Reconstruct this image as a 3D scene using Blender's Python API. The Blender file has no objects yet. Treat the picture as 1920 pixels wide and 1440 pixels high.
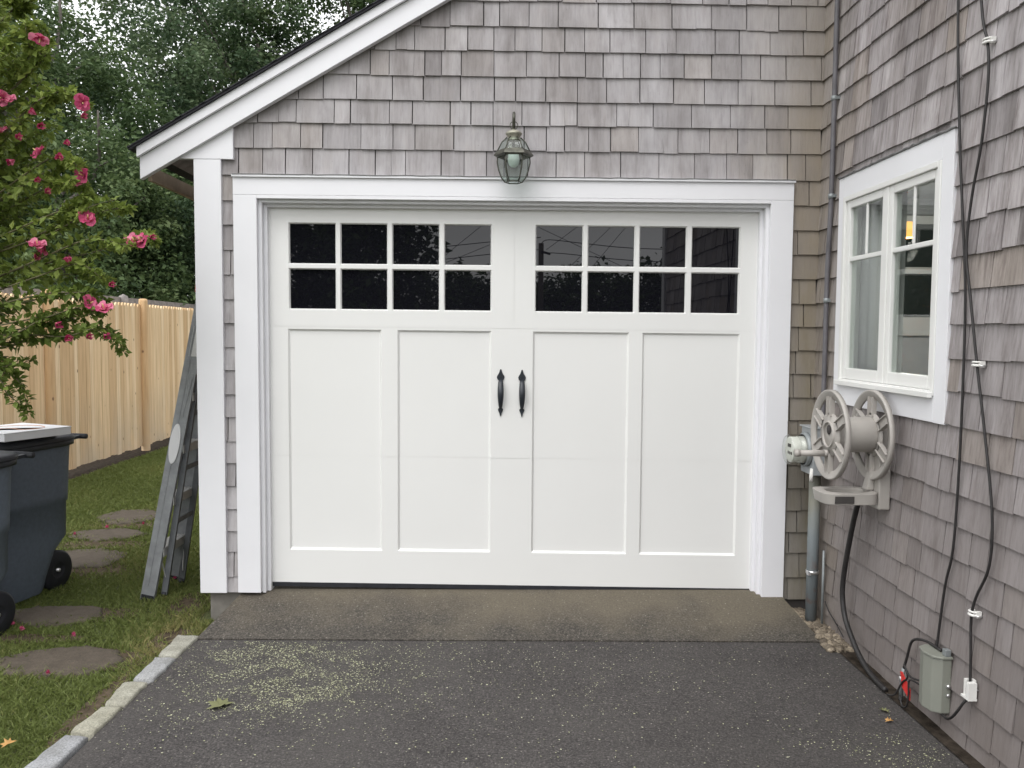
import bpy, bmesh, math, random
import numpy as np
from mathutils import Vector, Matrix
R = math.radians
rnd = random.Random(7)
nr = np.random.default_rng(11)
sc = bpy.context.scene
col = sc.collection

# ------------------------------------------------------------------ camera
cam = bpy.data.cameras.new('camera')
co = bpy.data.objects.new('camera', cam); col.objects.link(co)
CAM = Vector((-0.1085, -4.5288, 1.4341))
yaw, pitch, roll, fpx = 0.0216, -0.0610, 0.0071, 1547.87
fw = Vector((math.sin(yaw)*math.cos(pitch), math.cos(yaw)*math.cos(pitch), math.sin(pitch)))
r0 = Vector((math.cos(yaw), -math.sin(yaw), 0)); u0 = r0.cross(fw)
rt = math.cos(roll)*r0 + math.sin(roll)*u0
up = -math.sin(roll)*r0 + math.cos(roll)*u0
co.matrix_world = Matrix(((rt.x, up.x, -fw.x, CAM.x), (rt.y, up.y, -fw.y, CAM.y), (rt.z, up.z, -fw.z, CAM.z), (0, 0, 0, 1)))
cam.sensor_fit = 'HORIZONTAL'; cam.sensor_width = 36.0; cam.lens = fpx/1920*36
cam.clip_start = 0.05; cam.clip_end = 2000
sc.camera = co

# ------------------------------------------------------------------ sky, sun, exposure
SUN_EL, SUN_AZ = R(58), R(208)          # overcast: a broad soft glow behind and left of the viewer
w = bpy.data.worlds.new('World'); sc.world = w; w.use_nodes = True
nt = w.node_tree; nt.nodes.clear()
out = nt.nodes.new('ShaderNodeOutputWorld'); bg = nt.nodes.new('ShaderNodeBackground')
sky = nt.nodes.new('ShaderNodeTexSky'); sky.sky_type = 'NISHITA'; sky.sun_disc = False
sky.sun_elevation = SUN_EL; sky.sun_rotation = SUN_AZ; sky.dust_density = 4; sky.ozone_density = 1.0
hs = nt.nodes.new('ShaderNodeHueSaturation'); hs.inputs['Saturation'].default_value = 0.12
tc = nt.nodes.new('ShaderNodeTexCoord'); no = nt.nodes.new('ShaderNodeTexNoise')
no.inputs['Scale'].default_value = 3.0; no.inputs['Detail'].default_value = 5
mp = nt.nodes.new('ShaderNodeMapping'); mp.inputs['Scale'].default_value = (1, 1, 3)
mr = nt.nodes.new('ShaderNodeMapRange'); mr.inputs['From Min'].default_value = .3; mr.inputs['From Max'].default_value = .7
mr.inputs['To Min'].default_value = .98; mr.inputs['To Max'].default_value = 1.35
mx = nt.nodes.new('ShaderNodeMix'); mx.data_type = 'RGBA'; mx.blend_type = 'MULTIPLY'; mx.inputs[0].default_value = 1
L = nt.links.new
L(tc.outputs['Generated'], mp.inputs[0]); L(mp.outputs[0], no.inputs['Vector']); L(no.outputs['Fac'], mr.inputs[0])
ov = nt.nodes.new('ShaderNodeMix'); ov.data_type = 'RGBA'; ov.inputs[0].default_value = .6      # even overcast veil over the clear-sky gradient
ov.inputs[7].default_value = (6.0, 6.05, 6.15, 1)
L(sky.outputs[0], hs.inputs['Color']); L(hs.outputs[0], ov.inputs[6]); L(ov.outputs[2], mx.inputs[6]); L(mr.outputs[0], mx.inputs[7])
L(mx.outputs[2], bg.inputs['Color']); L(bg.outputs[0], out.inputs['Surface'])
bg.inputs['Strength'].default_value = 0.15
sl = bpy.data.lights.new('sun', 'SUN'); sl.energy = 0.5; sl.angle = R(50); sl.color = (1, .985, .96)
so = bpy.data.objects.new('sun', sl); col.objects.link(so)
sd = Vector((math.sin(SUN_AZ)*math.cos(SUN_EL), math.cos(SUN_AZ)*math.cos(SUN_EL), math.sin(SUN_EL)))
so.rotation_euler = sd.to_track_quat('Z', 'Y').to_euler()
sc.view_settings.view_transform = 'Standard'; sc.view_settings.look = 'None'
sc.view_settings.exposure = 0.95; sc.view_settings.gamma = 1.0

# ------------------------------------------------------------------ materials
def mat(name):
    m = bpy.data.materials.new(name); m.use_nodes = True
    t = m.node_tree; b = t.nodes['Principled BSDF']
    return m, t, b
def N(t, typ, **k):
    n = t.nodes.new(typ)
    for a, v in k.items():
        if a.startswith('i_'): n.inputs[a[2:].replace('_', ' ')].default_value = v
        else: setattr(n, a, v)
    return n
def ramp(t, fac, stops):
    n = t.nodes.new('ShaderNodeValToRGB'); e = n.color_ramp.elements
    while len(e) > 1: e.remove(e[-1])
    for i, (p, c) in enumerate(stops):
        if i == 0: e[0].position = p; q = e[0]
        else: q = e.new(p)
        q.color = (*c, 1) if len(c) == 3 else c
    t.links.new(fac, n.inputs[0]); return n.outputs[0]
def mixc(t, fac, a, b, mode='MIX'):
    n = t.nodes.new('ShaderNodeMix'); n.data_type = 'RGBA'; n.blend_type = mode
    for s, v in ((0, fac), (6, a), (7, b)):
        if hasattr(v, 'links'): t.links.new(v, n.inputs[s])
        elif s == 0: n.inputs[0].default_value = v
        else: n.inputs[s].default_value = (*v, 1)
    return n.outputs[2]
def noise(t, scale=5, detail=4, vec=None, sc3=None, rough=.55, dist=0):
    n = N(t, 'ShaderNodeTexNoise'); n.inputs['Scale'].default_value = scale; n.inputs['Detail'].default_value = detail
    n.inputs['Roughness'].default_value = rough; n.inputs['Distortion'].default_value = dist
    v = vec or t.nodes.new('ShaderNodeTexCoord').outputs['Object']
    if sc3:
        m = t.nodes.new('ShaderNodeMapping'); m.inputs['Scale'].default_value = sc3; t.links.new(v, m.inputs[0]); v = m.outputs[0]
    t.links.new(v, n.inputs['Vector']); return n.outputs['Fac']
def bump(t, b, h, strength=.3, dist=.01):
    n = t.nodes.new('ShaderNodeBump'); n.inputs['Strength'].default_value = strength; n.inputs['Distance'].default_value = dist
    t.links.new(h, n.inputs['Height']); t.links.new(n.outputs[0], b.inputs['Normal'])
def mrange(t, v, a, b_, c, d):
    n = t.nodes.new('ShaderNodeMapRange'); t.links.new(v, n.inputs[0])
    for i, x in zip(('From Min', 'From Max', 'To Min', 'To Max'), (a, b_, c, d)): n.inputs[i].default_value = x
    return n.outputs[0]
def math_(t, op, a, b_):
    n = t.nodes.new('ShaderNodeMath'); n.operation = op
    for i, v in enumerate((a, b_)):
        if hasattr(v, 'links'): t.links.new(v, n.inputs[i])
        else: n.inputs[i].default_value = v
    return n.outputs[0]
def attr(t, name='var'):
    a = t.nodes.new('ShaderNodeAttribute'); a.attribute_name = name
    s = t.nodes.new('ShaderNodeSeparateColor'); t.links.new(a.outputs['Color'], s.inputs[0]); return s.outputs
def xyz(t):
    s = t.nodes.new('ShaderNodeSeparateXYZ'); t.links.new(t.nodes.new('ShaderNodeTexCoord').outputs['Object'], s.inputs[0]); return s.outputs
def plain(name, c, rough=.5, metal=0, var=.08, scale=12, bmp=.05, spec=.5):
    m, t, b = mat(name); f = noise(t, scale, 5)
    lo = tuple(x*(1-var) for x in c); hi = tuple(min(1, x*(1+var)) for x in c)
    t.links.new(ramp(t, f, [(.3, lo), (.7, hi)]), b.inputs['Base Color'])
    b.inputs['Roughness'].default_value = rough; b.inputs['Metallic'].default_value = metal
    b.inputs['Specular IOR Level'].default_value = spec
    if bmp: bump(t, b, noise(t, scale*9, 3), bmp, .004)
    return m
def shingle_mat(name, corner_stain):
    m, t, b = mat(name); v = attr(t)
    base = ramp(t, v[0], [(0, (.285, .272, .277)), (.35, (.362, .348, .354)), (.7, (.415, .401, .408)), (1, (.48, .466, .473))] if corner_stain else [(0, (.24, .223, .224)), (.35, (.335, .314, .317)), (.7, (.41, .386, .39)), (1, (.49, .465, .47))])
    base = mixc(t, mrange(t, v[1], .86, 1, 0, .30 if corner_stain else .6), base, (.35, .30, .25))
    st = noise(t, 1, 6, sc3=(75, 75, 3.2), rough=.65)
    base = mixc(t, 1, base, ramp(t, st, [(.28, (.66, .64, .64) if not corner_stain else (.84, .83, .83)), (.5, (1, 1, 1)), (.75, (1.16, 1.15, 1.15) if not corner_stain else (1.08, 1.08, 1.08))]), 'MULTIPLY')
    bl = noise(t, 1, 4, sc3=(11, 11, 4), rough=.6)
    base = mixc(t, 1, base, ramp(t, bl, [(.3, (.76, .75, .74)), (.55, (1, 1, 1)), (.8, (1.12, 1.12, 1.13))]), 'MULTIPLY')
    sm_ = noise(t, 1, 5, sc3=(17, 17, 2.6), rough=.7)      # dark weather streaks running down the grain
    base = mixc(t, mrange(t, sm_, .52, .68, 0, .75 if not corner_stain else .25), base, mixc(t, 1, base, (.58, .54, .53), 'MULTIPLY'))
    run = noise(t, 1, 4, sc3=(6, 6, .55), rough=.6)        # water streaks that cross several courses
    base = mixc(t, 1, base, ramp(t, run, [(.32, (.80, .785, .77)), (.55, (1, 1, 1)), (.75, (1.05, 1.05, 1.06))]), 'MULTIPLY')
    big = noise(t, .9, 3)
    base = mixc(t, 1, base, ramp(t, big, [(.3, (.92, .90, .89)), (.65, (1.04, 1.04, 1.05))]), 'MULTIPLY')
    p = xyz(t)
    if corner_stain:      # the brown-green staining by the inner corner
        f = math_(t, 'ADD', mrange(t, p[0], 1.15, 1.62, 0, .82), mrange(t, bl, .3, .7, -.22, .16))
        f = math_(t, 'MULTIPLY', f, mrange(t, p[2], 1.9, 3.6, 1, .45))
        f = math_(t, 'MAXIMUM', f, 0.0)
        base = mixc(t, f, base, mixc(t, mrange(t, p[2], .4, 2.2, 0, 1), (.135, .118, .075), (.27, .225, .165)))
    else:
        f = math_(t, 'MULTIPLY', mrange(t, p[2], -.1, 2.0, 1.0, 0), mrange(t, bl, .3, .7, .7, 1))  # darker low down: dirt stain plus vignetting shade painted into the colour
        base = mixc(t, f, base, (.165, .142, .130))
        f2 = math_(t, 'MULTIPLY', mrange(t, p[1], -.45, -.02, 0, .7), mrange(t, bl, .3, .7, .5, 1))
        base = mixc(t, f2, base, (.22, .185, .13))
    # tiny pale lichen and nail specks
    vo = N(t, 'ShaderNodeTexVoronoi'); vo.inputs['Scale'].default_value = 26
    t.links.new(t.nodes.new('ShaderNodeTexCoord').outputs['Object'], vo.inputs['Vector'])
    base = mixc(t, mrange(t, vo.outputs['Distance'], .03, .07, .45, 0), base, (.12, .10, .10))
    t.links.new(base, b.inputs['Base Color']); b.inputs['Roughness'].default_value = .85
    b.inputs['Specular IOR Level'].default_value = .25
    bump(t, b, st, .45, .006); return m
M = {}
M['shingle'] = shingle_mat('weathered_cedar', True)
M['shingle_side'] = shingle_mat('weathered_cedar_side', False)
M['white'] = plain('white_trim_paint', (.76, .76, .785), .5, var=.025, scale=3, bmp=.03)
M['door'] = plain('warm_white_door_paint', (.755, .755, .74), .42, var=.012, scale=2, bmp=.02)
M['frame'] = plain('window_white', (.74, .74, .72), .35, var=.02, scale=4, bmp=.02)
M['black_iron'] = plain('black_iron', (.016, .02, .027), .42, var=.3, scale=30, bmp=.1)
M['rubber'] = plain('black_rubber', (.014, .015, .02), .6, var=.3, scale=20)
M['cable'] = plain('black_cable', (.02, .018, .018), .55, var=.3, scale=30)
M['roof'] = plain('dark_roof_shingles', (.035, .035, .042), .9, var=.4, scale=60, bmp=.4)
M['board'] = plain('raw_wood', (.34, .265, .19), .8, var=.25, scale=9)
M['dark'] = plain('dark_backing', (.05, .045, .043), .9)
M['found'] = plain('concrete_foundation', (.20, .185, .165), .9, var=.35, scale=7, bmp=.4)
M['reel'] = plain('taupe_plastic', (.385, .362, .335), .5, var=.06, scale=8)
M['galv'] = plain('galvanised_grey', (.25, .27, .275), .5, metal=.35, var=.18, scale=9)
M['meterbox'] = plain('grey_meter_box', (.32, .34, .35), .45, metal=.2, var=.1, scale=9)
M['alu'] = plain('aluminium', (.31, .32, .335), .5, metal=.3, var=.2, scale=14, bmp=.1)
M['alu_dark'] = plain('aluminium_dull', (.15, .158, .17), .55, metal=.25, var=.25, scale=14, bmp=.1)
M['alu_bright'] = plain('aluminium_tread', (.48, .48, .47), .4, metal=.3, var=.1, scale=30)
M['cart'] = plain('blue_grey_cart_plastic', (.120, .145, .182), .55, var=.10, scale=40, bmp=.2)
M['cartlid'] = plain('dark_cart_lid', (.030, .032, .038), .45, var=.15, scale=20)
M['red'] = plain('red_plastic', (.55, .035, .03), .5)
M['card'] = plain('white_card', (.74, .74, .75), .7, var=.04, scale=5)
M['print'] = plain('orange_brown_print', (.55, .27, .17), .7, var=.2)
M['clip'] = plain('white_clip_plastic', (.76, .75, .72), .45)
M['ubox'] = plain('grey_green_box', (.215, .222, .19), .55, var=.05, scale=5)
M['verdigris'] = plain('weathered_brass', (.085, .085, .068), .45, metal=.5, var=.35, scale=40, bmp=.15)
M['cap_brass'] = plain('pale_weathered_brass', (.33, .32, .26), .5, metal=.5, var=.25, scale=40)
M['bulb'] = plain('frosted_bulb', (.72, .80, .76), .25)
M['lead'] = plain('lead_flashing', (.17, .17, .17), .6, var=.3, scale=20)
M['curtain'] = plain('grey_curtain', (.42, .405, .415), .85, var=.05)
M['sheer'] = plain('green_grey_curtain', (.30, .35, .30), .85, var=.1)
M['roomwall'] = plain('room_wall', (.40, .415, .43), .9)
M['darkpane'] = plain('dark_green_pane', (.05, .062, .058), .2)
M['oldwood'] = plain('old_grey_wood', (.22, .20, .19), .9, var=.3, scale=15)
M['steelpin'] = plain('bright_steel', (.7, .7, .7), .3, metal=.8)
M['soil'] = plain('bare_soil', (.042, .034, .027), .95, var=.5, scale=25, bmp=.6, spec=.05)

def glass_mat(name, tint, ior, dark=None):
    m = bpy.data.materials.new(name); m.use_nodes = True; t = m.node_tree; t.nodes.clear()
    o = t.nodes.new('ShaderNodeOutputMaterial'); mix = t.nodes.new('ShaderNodeMixShader')
    lw = t.nodes.new('ShaderNodeLayerWeight'); lw.inputs['Blend'].default_value = .5
    r0 = ((ior-1)/(ior+1))**2; pw = t.nodes.new('ShaderNodeMath'); pw.operation = 'POWER'; pw.inputs[1].default_value = 5
    fr = t.nodes.new('ShaderNodeMath'); fr.operation = 'MULTIPLY_ADD'; fr.inputs[1].default_value = 1-r0; fr.inputs[2].default_value = r0
    t.links.new(lw.outputs['Facing'], pw.inputs[0]); t.links.new(pw.outputs[0], fr.inputs[0])
    tr = t.nodes.new('ShaderNodeBsdfTransparent'); tr.inputs['Color'].default_value = (*tint, 1)
    if dark:
        tr = t.nodes.new('ShaderNodeBsdfDiffuse'); tr.inputs['Color'].default_value = (*dark, 1)
    gl = t.nodes.new('ShaderNodeBsdfGlossy'); gl.inputs['Roughness'].default_value = 0.0
    t.links.new(fr.outputs[0], mix.inputs[0]); t.links.new(tr.outputs[0], mix.inputs[1]); t.links.new(gl.outputs[0], mix.inputs[2])
    t.links.new(mix.outputs[0], o.inputs['Surface']); return m
M['doorglass'] = glass_mat('dark_door_glass', (1, 1, 1), 1.62, dark=(.006, .006, .0085))
M['glass'] = glass_mat('window_glass', (.90, .93, .91), 1.7)
M['lampglass'] = glass_mat('green_tinted_glass', (.88, .935, .91), 1.5)
M['domeglass'] = glass_mat('meter_dome_glass', (.93, .945, .925), 1.5)

def emit(name, c, s):
    m, t, b = mat(name); b.inputs['Base Color'].default_value = (*c, 1); b.inputs['Emission Color'].default_value = (*c, 1)
    b.inputs['Emission Strength'].default_value = s; return m
M['lampshade'] = emit('lit_lampshade', (1.0, .50, .13), 1.0)

def leaf_mat(name, dark, mid, light, trans=.35):
    m, t, b = mat(name); v = attr(t)
    c = ramp(t, v[0], [(0, dark), (.5, mid), (1, light)])
    t.links.new(c, b.inputs['Base Color']); b.inputs['Roughness'].default_value = .5; b.inputs['Specular IOR Level'].default_value = .22
    tl = t.nodes.new('ShaderNodeBsdfTranslucent'); t.links.new(c, tl.inputs[0])
    mxs = t.nodes.new('ShaderNodeMixShader'); mxs.inputs[0].default_value = trans
    o = t.nodes['Material Output']; t.links.new(b.outputs[0], mxs.inputs[1]); t.links.new(tl.outputs[0], mxs.inputs[2]); t.links.new(mxs.outputs[0], o.inputs['Surface'])
    return m
M['leaf_tree'] = leaf_mat('tree_leaves', (.044, .076, .032), (.092, .140, .056), (.175, .228, .098))
M['leaf_tree2'] = leaf_mat('tree_leaves_blueish', (.042, .073, .038), (.086, .134, .066), (.165, .215, .115))
M['leaf_hib'] = leaf_mat('shrub_leaves', (.080, .122, .026), (.170, .230, .048), (.300, .350, .085))
M['petal'] = leaf_mat('pink_petals', (.38, .035, .11), (.60, .10, .22), (.72, .26, .36), .35)
M['stamen'] = plain('yellow_stamen', (.62, .48, .2), .6)
M['grass'] = leaf_mat('grass_blades', (.125, .155, .044), (.180, .222, .066), (.32, .285, .125), .3)
M['bark'] = plain('grey_bark', (.13, .115, .10), .9, var=.35, scale=14, bmp=.6)
M['stem'] = plain('green_brown_stem', (.12, .11, .055), .8, var=.2)
M['litter'] = leaf_mat('pale_green_blossom_litter', (.24, .245, .14), (.40, .41, .25), (.58, .585, .42), .1)
M['deadleaf'] = plain('olive_dead_leaf', (.15, .155, .068), .7, var=.2)
M['tanleaf'] = plain('tan_dead_leaf', (.48, .27, .09), .7, var=.2)

def asphalt(name, c, patch, amt, apron=False):
    m, t, b = mat(name)
    sp = noise(t, 105, 2, rough=.8); sp2 = noise(t, 48, 3, rough=.7); pt = noise(t, 1.6 if not apron else 2.4, 6)
    base = ramp(t, sp, [(.25, tuple(x*.35 for x in c)), (.48, c), (.62, tuple(x*1.6 for x in c)), (.75, tuple(min(1, x*3.4) for x in c))])
    base = mixc(t, 1, base, ramp(t, sp2, [(.3, (.68, .68, .69)), (.7, (1.28, 1.27, 1.26))]), 'MULTIPLY')
    base = mixc(t, 1, base, ramp(t, noise(t, 3.2, 5, rough=.65), [(.3, (.84, .83, .83)), (.7, (1.14, 1.14, 1.13))]), 'MULTIPLY')
    f = mrange(t, pt, .42, .66, 0, amt)
    if apron:       # pale dust lies thickest by the door and in patches; the front edge stays dark
        p = xyz(t); f = math_(t, 'ADD', mrange(t, p[1], -.46, 0, -.25, .75), mrange(t, pt, .32, .68, -.45, .65)); f = math_(t, 'ADD', f, mrange(t, p[0], -1.5, 1.2, -.12, .35))
        f = math_(t, 'MINIMUM', math_(t, 'MAXIMUM', f, 0.0), 1.0); f = math_(t, 'MULTIPLY', f, .95)
    base = mixc(t, f, base, mixc(t, 1, patch, ramp(t, sp, [(.3, (.8, .8, .8)), (.7, (1.2, 1.2, 1.2))]), 'MULTIPLY'))
    vo = N(t, 'ShaderNodeTexVoronoi'); vo.inputs['Scale'].default_value = 95; t.links.new(t.nodes.new('ShaderNodeTexCoord').outputs['Object'], vo.inputs['Vector'])
    sv = t.nodes.new('ShaderNodeSeparateColor'); t.links.new(vo.outputs['Color'], sv.inputs[0])
    base = mixc(t, math_(t, 'MULTIPLY', mrange(t, sv.outputs[0], .93, 1, 0, 1), mrange(t, vo.outputs['Distance'], .2, .4, .75, 0)), base, (.34, .32, .28))
    t.links.new(base, b.inputs['Base Color']); b.inputs['Roughness'].default_value = .88; b.inputs['Specular IOR Level'].default_value = .3
    bump(t, b, sp2, .7, .008); return m
M['asphalt'] = asphalt('driveway_asphalt', (.054, .050, .0485), (.064, .059, .055), .5)
M['apron'] = asphalt('old_apron_asphalt', (.064, .058, .050), (.122, .105, .079), 1, True)
def stone_mat(name, a, b_):
    m, t, b = mat(name); v = attr(t)
    base = ramp(t, v[0], [(0, a), (1, b_)])
    g = noise(t, 130, 2, rough=.8); g2 = noise(t, 14, 4)
    base = mixc(t, 1, base, ramp(t, g, [(.3, (.6, .6, .6)), (.5, (1, 1, 1)), (.72, (1.35, 1.35, 1.33))]), 'MULTIPLY')
    base = mixc(t, 1, base, ramp(t, g2, [(.3, (.78, .77, .73)), (.65, (1.1, 1.1, 1.08))]), 'MULTIPLY')
    t.links.new(base, b.inputs['Base Color']); b.inputs['Roughness'].default_value = .85; bump(t, b, g2, .6, .01); return m
M['granite'] = stone_mat('granite', (.265, .27, .285), (.30, .29, .235))
M['pebble'] = stone_mat('river_pebble', (.10, .08, .06), (.30, .25, .19))
M['slab'] = stone_mat('brown_stone_slab', (.072, .057, .043), (.092, .074, .057))
def lawn_mat():
    m, t, b = mat('lawn'); a = noise(t, 1.3, 5); f = noise(t, 55, 3, rough=.8)
    base = ramp(t, a, [(.3, (.07, .085, .028)), (.55, (.095, .115, .038)), (.75, (.15, .13, .06))])
    base = mixc(t, 1, base, ramp(t, f, [(.3, (.55, .55, .55)), (.7, (1.3, 1.3, 1.2))]), 'MULTIPLY')
    t.links.new(base, b.inputs['Base Color']); b.inputs['Roughness'].default_value = .95; bump(t, b, f, .8, .03); return m
M['lawn'] = lawn_mat()
def cedar_mat():
    m, t, b = mat('new_cedar'); v = attr(t)
    base = ramp(t, v[0], [(0, (.60, .40, .215)), (.5, (.75, .54, .32)), (1, (.83, .64, .42))])
    g = noise(t, 1, 5, sc3=(30, 30, 1.6), rough=.6)
    base = mixc(t, 1, base, ramp(t, g, [(.3, (.80, .76, .70)), (.55, (1, 1, 1)), (.75, (1.08, 1.08, 1.08))]), 'MULTIPLY')
    z = xyz(t)[2]; blot = noise(t, 2.2, 4)
    f = math_(t, 'MULTIPLY', mrange(t, z, -.15, .75, .75, 0), mrange(t, blot, .35, .65, .2, 1))
    base = mixc(t, f, base, (.47, .385, .28))
    vo = N(t, 'ShaderNodeTexVoronoi'); vo.inputs['Scale'].default_value = 4.5
    mpn = t.nodes.new('ShaderNodeMapping'); mpn.inputs['Scale'].default_value = (1, 1.6, .9)
    t.links.new(t.nodes.new('ShaderNodeTexCoord').outputs['Object'], mpn.inputs[0]); t.links.new(mpn.outputs[0], vo.inputs['Vector'])
    base = mixc(t, mrange(t, vo.outputs['Distance'], .05, .10, .85, 0), base, (.17, .095, .05))
    t.links.new(base, b.inputs['Base Color']); b.inputs['Roughness'].default_value = .8; bump(t, b, g, .3, .006); return m
M['cedar'] = cedar_mat()

# ------------------------------------------------------------------ mesh helpers
class MB:
    def __init__(s): s.v = []; s.f = []; s.t = []; s.sm = []
    def add(s, vs, fs, tone=(.5, .5, .5), smooth=False):
        o = len(s.v); s.v += [tuple(x) for x in vs]
        for f in fs: s.f.append(tuple(i+o for i in f)); s.t.append(tone); s.sm.append(smooth)
    def box(s, x0, x1, y0, y1, z0, z1, tone=(.5, .5, .5)):
        s.add([(x0,y0,z0),(x1,y0,z0),(x1,y1,z0),(x0,y1,z0),(x0,y0,z1),(x1,y0,z1),(x1,y1,z1),(x0,y1,z1)],
              [(0,3,2,1),(4,5,6,7),(0,1,5,4),(1,2,6,5),(2,3,7,6),(3,0,4,7)], tone)
    def bar(s, a, b, wdt, dep, wdir, tone=(.5, .5, .5)):
        """straight bar from a to b, wdt across wdir, dep across the third axis"""
        a = Vector(a); b = Vector(b); d = (b-a).normalized(); u = Vector(wdir); u = (u-d*u.dot(d)).normalized(); n = d.cross(u)
        vs = []
        for p in (a, b):
            for su, sn in ((-1,-1),(1,-1),(1,1),(-1,1)): vs.append(p+u*su*wdt/2+n*sn*dep/2)
        s.add(vs, [(0,1,2,3),(7,6,5,4),(0,4,5,1),(1,5,6,2),(2,6,7,3),(3,7,4,0)], tone)
    def prism(s, poly, vec, tone=(.5, .5, .5)):
        n = len(poly); vec = Vector(vec); p0 = [Vector(p) for p in poly]
        s.add(p0+[p+vec for p in p0], [tuple(range(n))[::-1], tuple(range(n, 2*n))]+[(i,(i+1)%n,n+(i+1)%n,n+i) for i in range(n)], tone)
    def tube(s, pts, r, seg=8, tone=(.5, .5, .5), caps=True):
        pts = [Vector(p) for p in pts]; n = len(pts); rs = r if hasattr(r, '__len__') else [r]*n
        vs = []; pu = None
        for i, p in enumerate(pts):
            d = (pts[min(i+1, n-1)]-pts[max(i-1, 0)]).normalized()
            if pu is None: pu = d.orthogonal().normalized()
            pu = (pu-d*pu.dot(d)).normalized(); q = d.cross(pu)
            for k in range(seg):
                a = 2*math.pi*k/seg; vs.append(p+(pu*math.cos(a)+q*math.sin(a))*rs[i])
        fs = [(i*seg+k, i*seg+(k+1)%seg, (i+1)*seg+(k+1)%seg, (i+1)*seg+k) for i in range(n-1) for k in range(seg)]
        if caps: fs += [tuple(range(seg))[::-1], tuple(range((n-1)*seg, n*seg))]
        s.add(vs, fs, tone, True)
    def lathe(s, prof, org, axis=(0,0,1), seg=24, tone=(.5,.5,.5), smooth=True, phase=0, closed=False):
        a = Vector(axis).normalized(); u = a.orthogonal().normalized() if abs(a.z) < .9 else Vector((1,0,0)); v = a.cross(u); org = Vector(org)
        vs = []; n = len(prof)
        for r, h in prof:
            for k in range(seg):
                t = 2*math.pi*k/seg+phase; vs.append(org+a*h+(u*math.cos(t)+v*math.sin(t))*r)
        m = n if closed else n-1
        fs = [(i*seg+k, i*seg+(k+1)%seg, ((i+1)%n)*seg+(k+1)%seg, ((i+1)%n)*seg+k) for i in range(m) for k in range(seg)]
        s.add(vs, fs, tone, smooth)
    def build(s, name, m, parent=None, bevel=0, local=False):
        me = bpy.data.meshes.new(name); me.from_pydata(s.v, [], s.f); me.update()
        a = me.attributes.new('var', 'FLOAT_COLOR', 'FACE')
        a.data.foreach_set('color', [c for t in s.t for c in (*t, 1)])
        me.polygons.foreach_set('use_smooth', s.sm)
        bm = bmesh.new(); bm.from_mesh(me); bmesh.ops.recalc_face_normals(bm, faces=bm.faces); bm.to_mesh(me); bm.free()
        return link(name, me, m, parent, bevel, local)
def link(name, me, m, parent=None, bevel=0, local=False):
    me.materials.append(m); o = bpy.data.objects.new(name, me); col.objects.link(o)
    if parent is not None:
        o.parent = parent
        if parent.type == 'EMPTY' and not local: o.location = -parent.location
    if bevel:
        b = o.modifiers.new('bevel', 'BEVEL'); b.width = bevel; b.segments = 2; b.limit_method = 'ANGLE'; b.angle_limit = R(40)
    return o
def np_mesh(name, V, F, tones, m, parent=None, local=False, smooth=False):
    """V (n,3), F (m,k) with equal k, tones (m,3)"""
    me = bpy.data.meshes.new(name); k = F.shape[1]
    me.vertices.add(len(V)); me.vertices.foreach_set('co', V.astype(np.float32).ravel())
    me.loops.add(F.size); me.loops.foreach_set('vertex_index', F.astype(np.int32).ravel())
    me.polygons.add(len(F)); me.polygons.foreach_set('loop_start', np.arange(0, F.size, k, dtype=np.int32))
    me.polygons.foreach_set('loop_total', np.full(len(F), k, dtype=np.int32))
    me.polygons.foreach_set('use_smooth', np.full(len(F), smooth))
    me.update(calc_edges=True)
    a = me.attributes.new('var', 'FLOAT_COLOR', 'FACE')
    a.data.foreach_set('color', np.concatenate([tones, np.ones((len(F), 1))], 1).astype(np.float32).ravel())
    return link(name, me, m, parent, 0, local)
def thing(name, loc, label, cat, group=None):
    o = bpy.data.objects.new(name, None); col.objects.link(o); o.location = loc; o.empty_display_size = .1
    bpy.context.view_layer.update()
    return tag(o, label, cat, group)
def tag(o, label, cat, group=None):
    o['label'] = label; o['category'] = cat
    if group: o['group'] = group
    return o
def struct(o, kind='structure'): o['kind'] = kind; return o
def smoothpath(pts, n=6):
    P = [Vector(p) for p in pts]; out = []
    for i in range(len(P)-1):
        p0, p1, p2, p3 = P[max(i-1,0)], P[i], P[i+1], P[min(i+2, len(P)-1)]
        for k in range(n):
            t = k/n
            out.append(.5*((2*p1)+(p2-p0)*t+(2*p0-5*p1+4*p2-p3)*t*t+(3*p1-p0-3*p2+p3)*t**3))
    out.append(P[-1]); return out
def rt_(): return (rnd.random(), rnd.random(), rnd.random())

# ------------------------------------------------------------------ ground
LZ = -.17            # lawn soil level
def grid_sheet(name, x0, x1, y0, y1, nx, ny, zf, m):
    xs = np.linspace(x0, x1, nx); ys = np.linspace(y0, y1, ny)
    V = np.array([(x, y, zf(x, y)) for y in ys for x in xs])
    F = np.array([(j*nx+i, j*nx+i+1, (j+1)*nx+i+1, (j+1)*nx+i) for j in range(ny-1) for i in range(nx-1)])
    return np_mesh(name, V, F, np.full((len(F), 3), .5), m)
g = MB(); S = 600
g.add([(-S,-S,LZ),(S,-S,LZ),(S,S,LZ),(-S,S,LZ)], [(0,1,2,3)])
struct(g.build('ground', M['lawn']))
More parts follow.
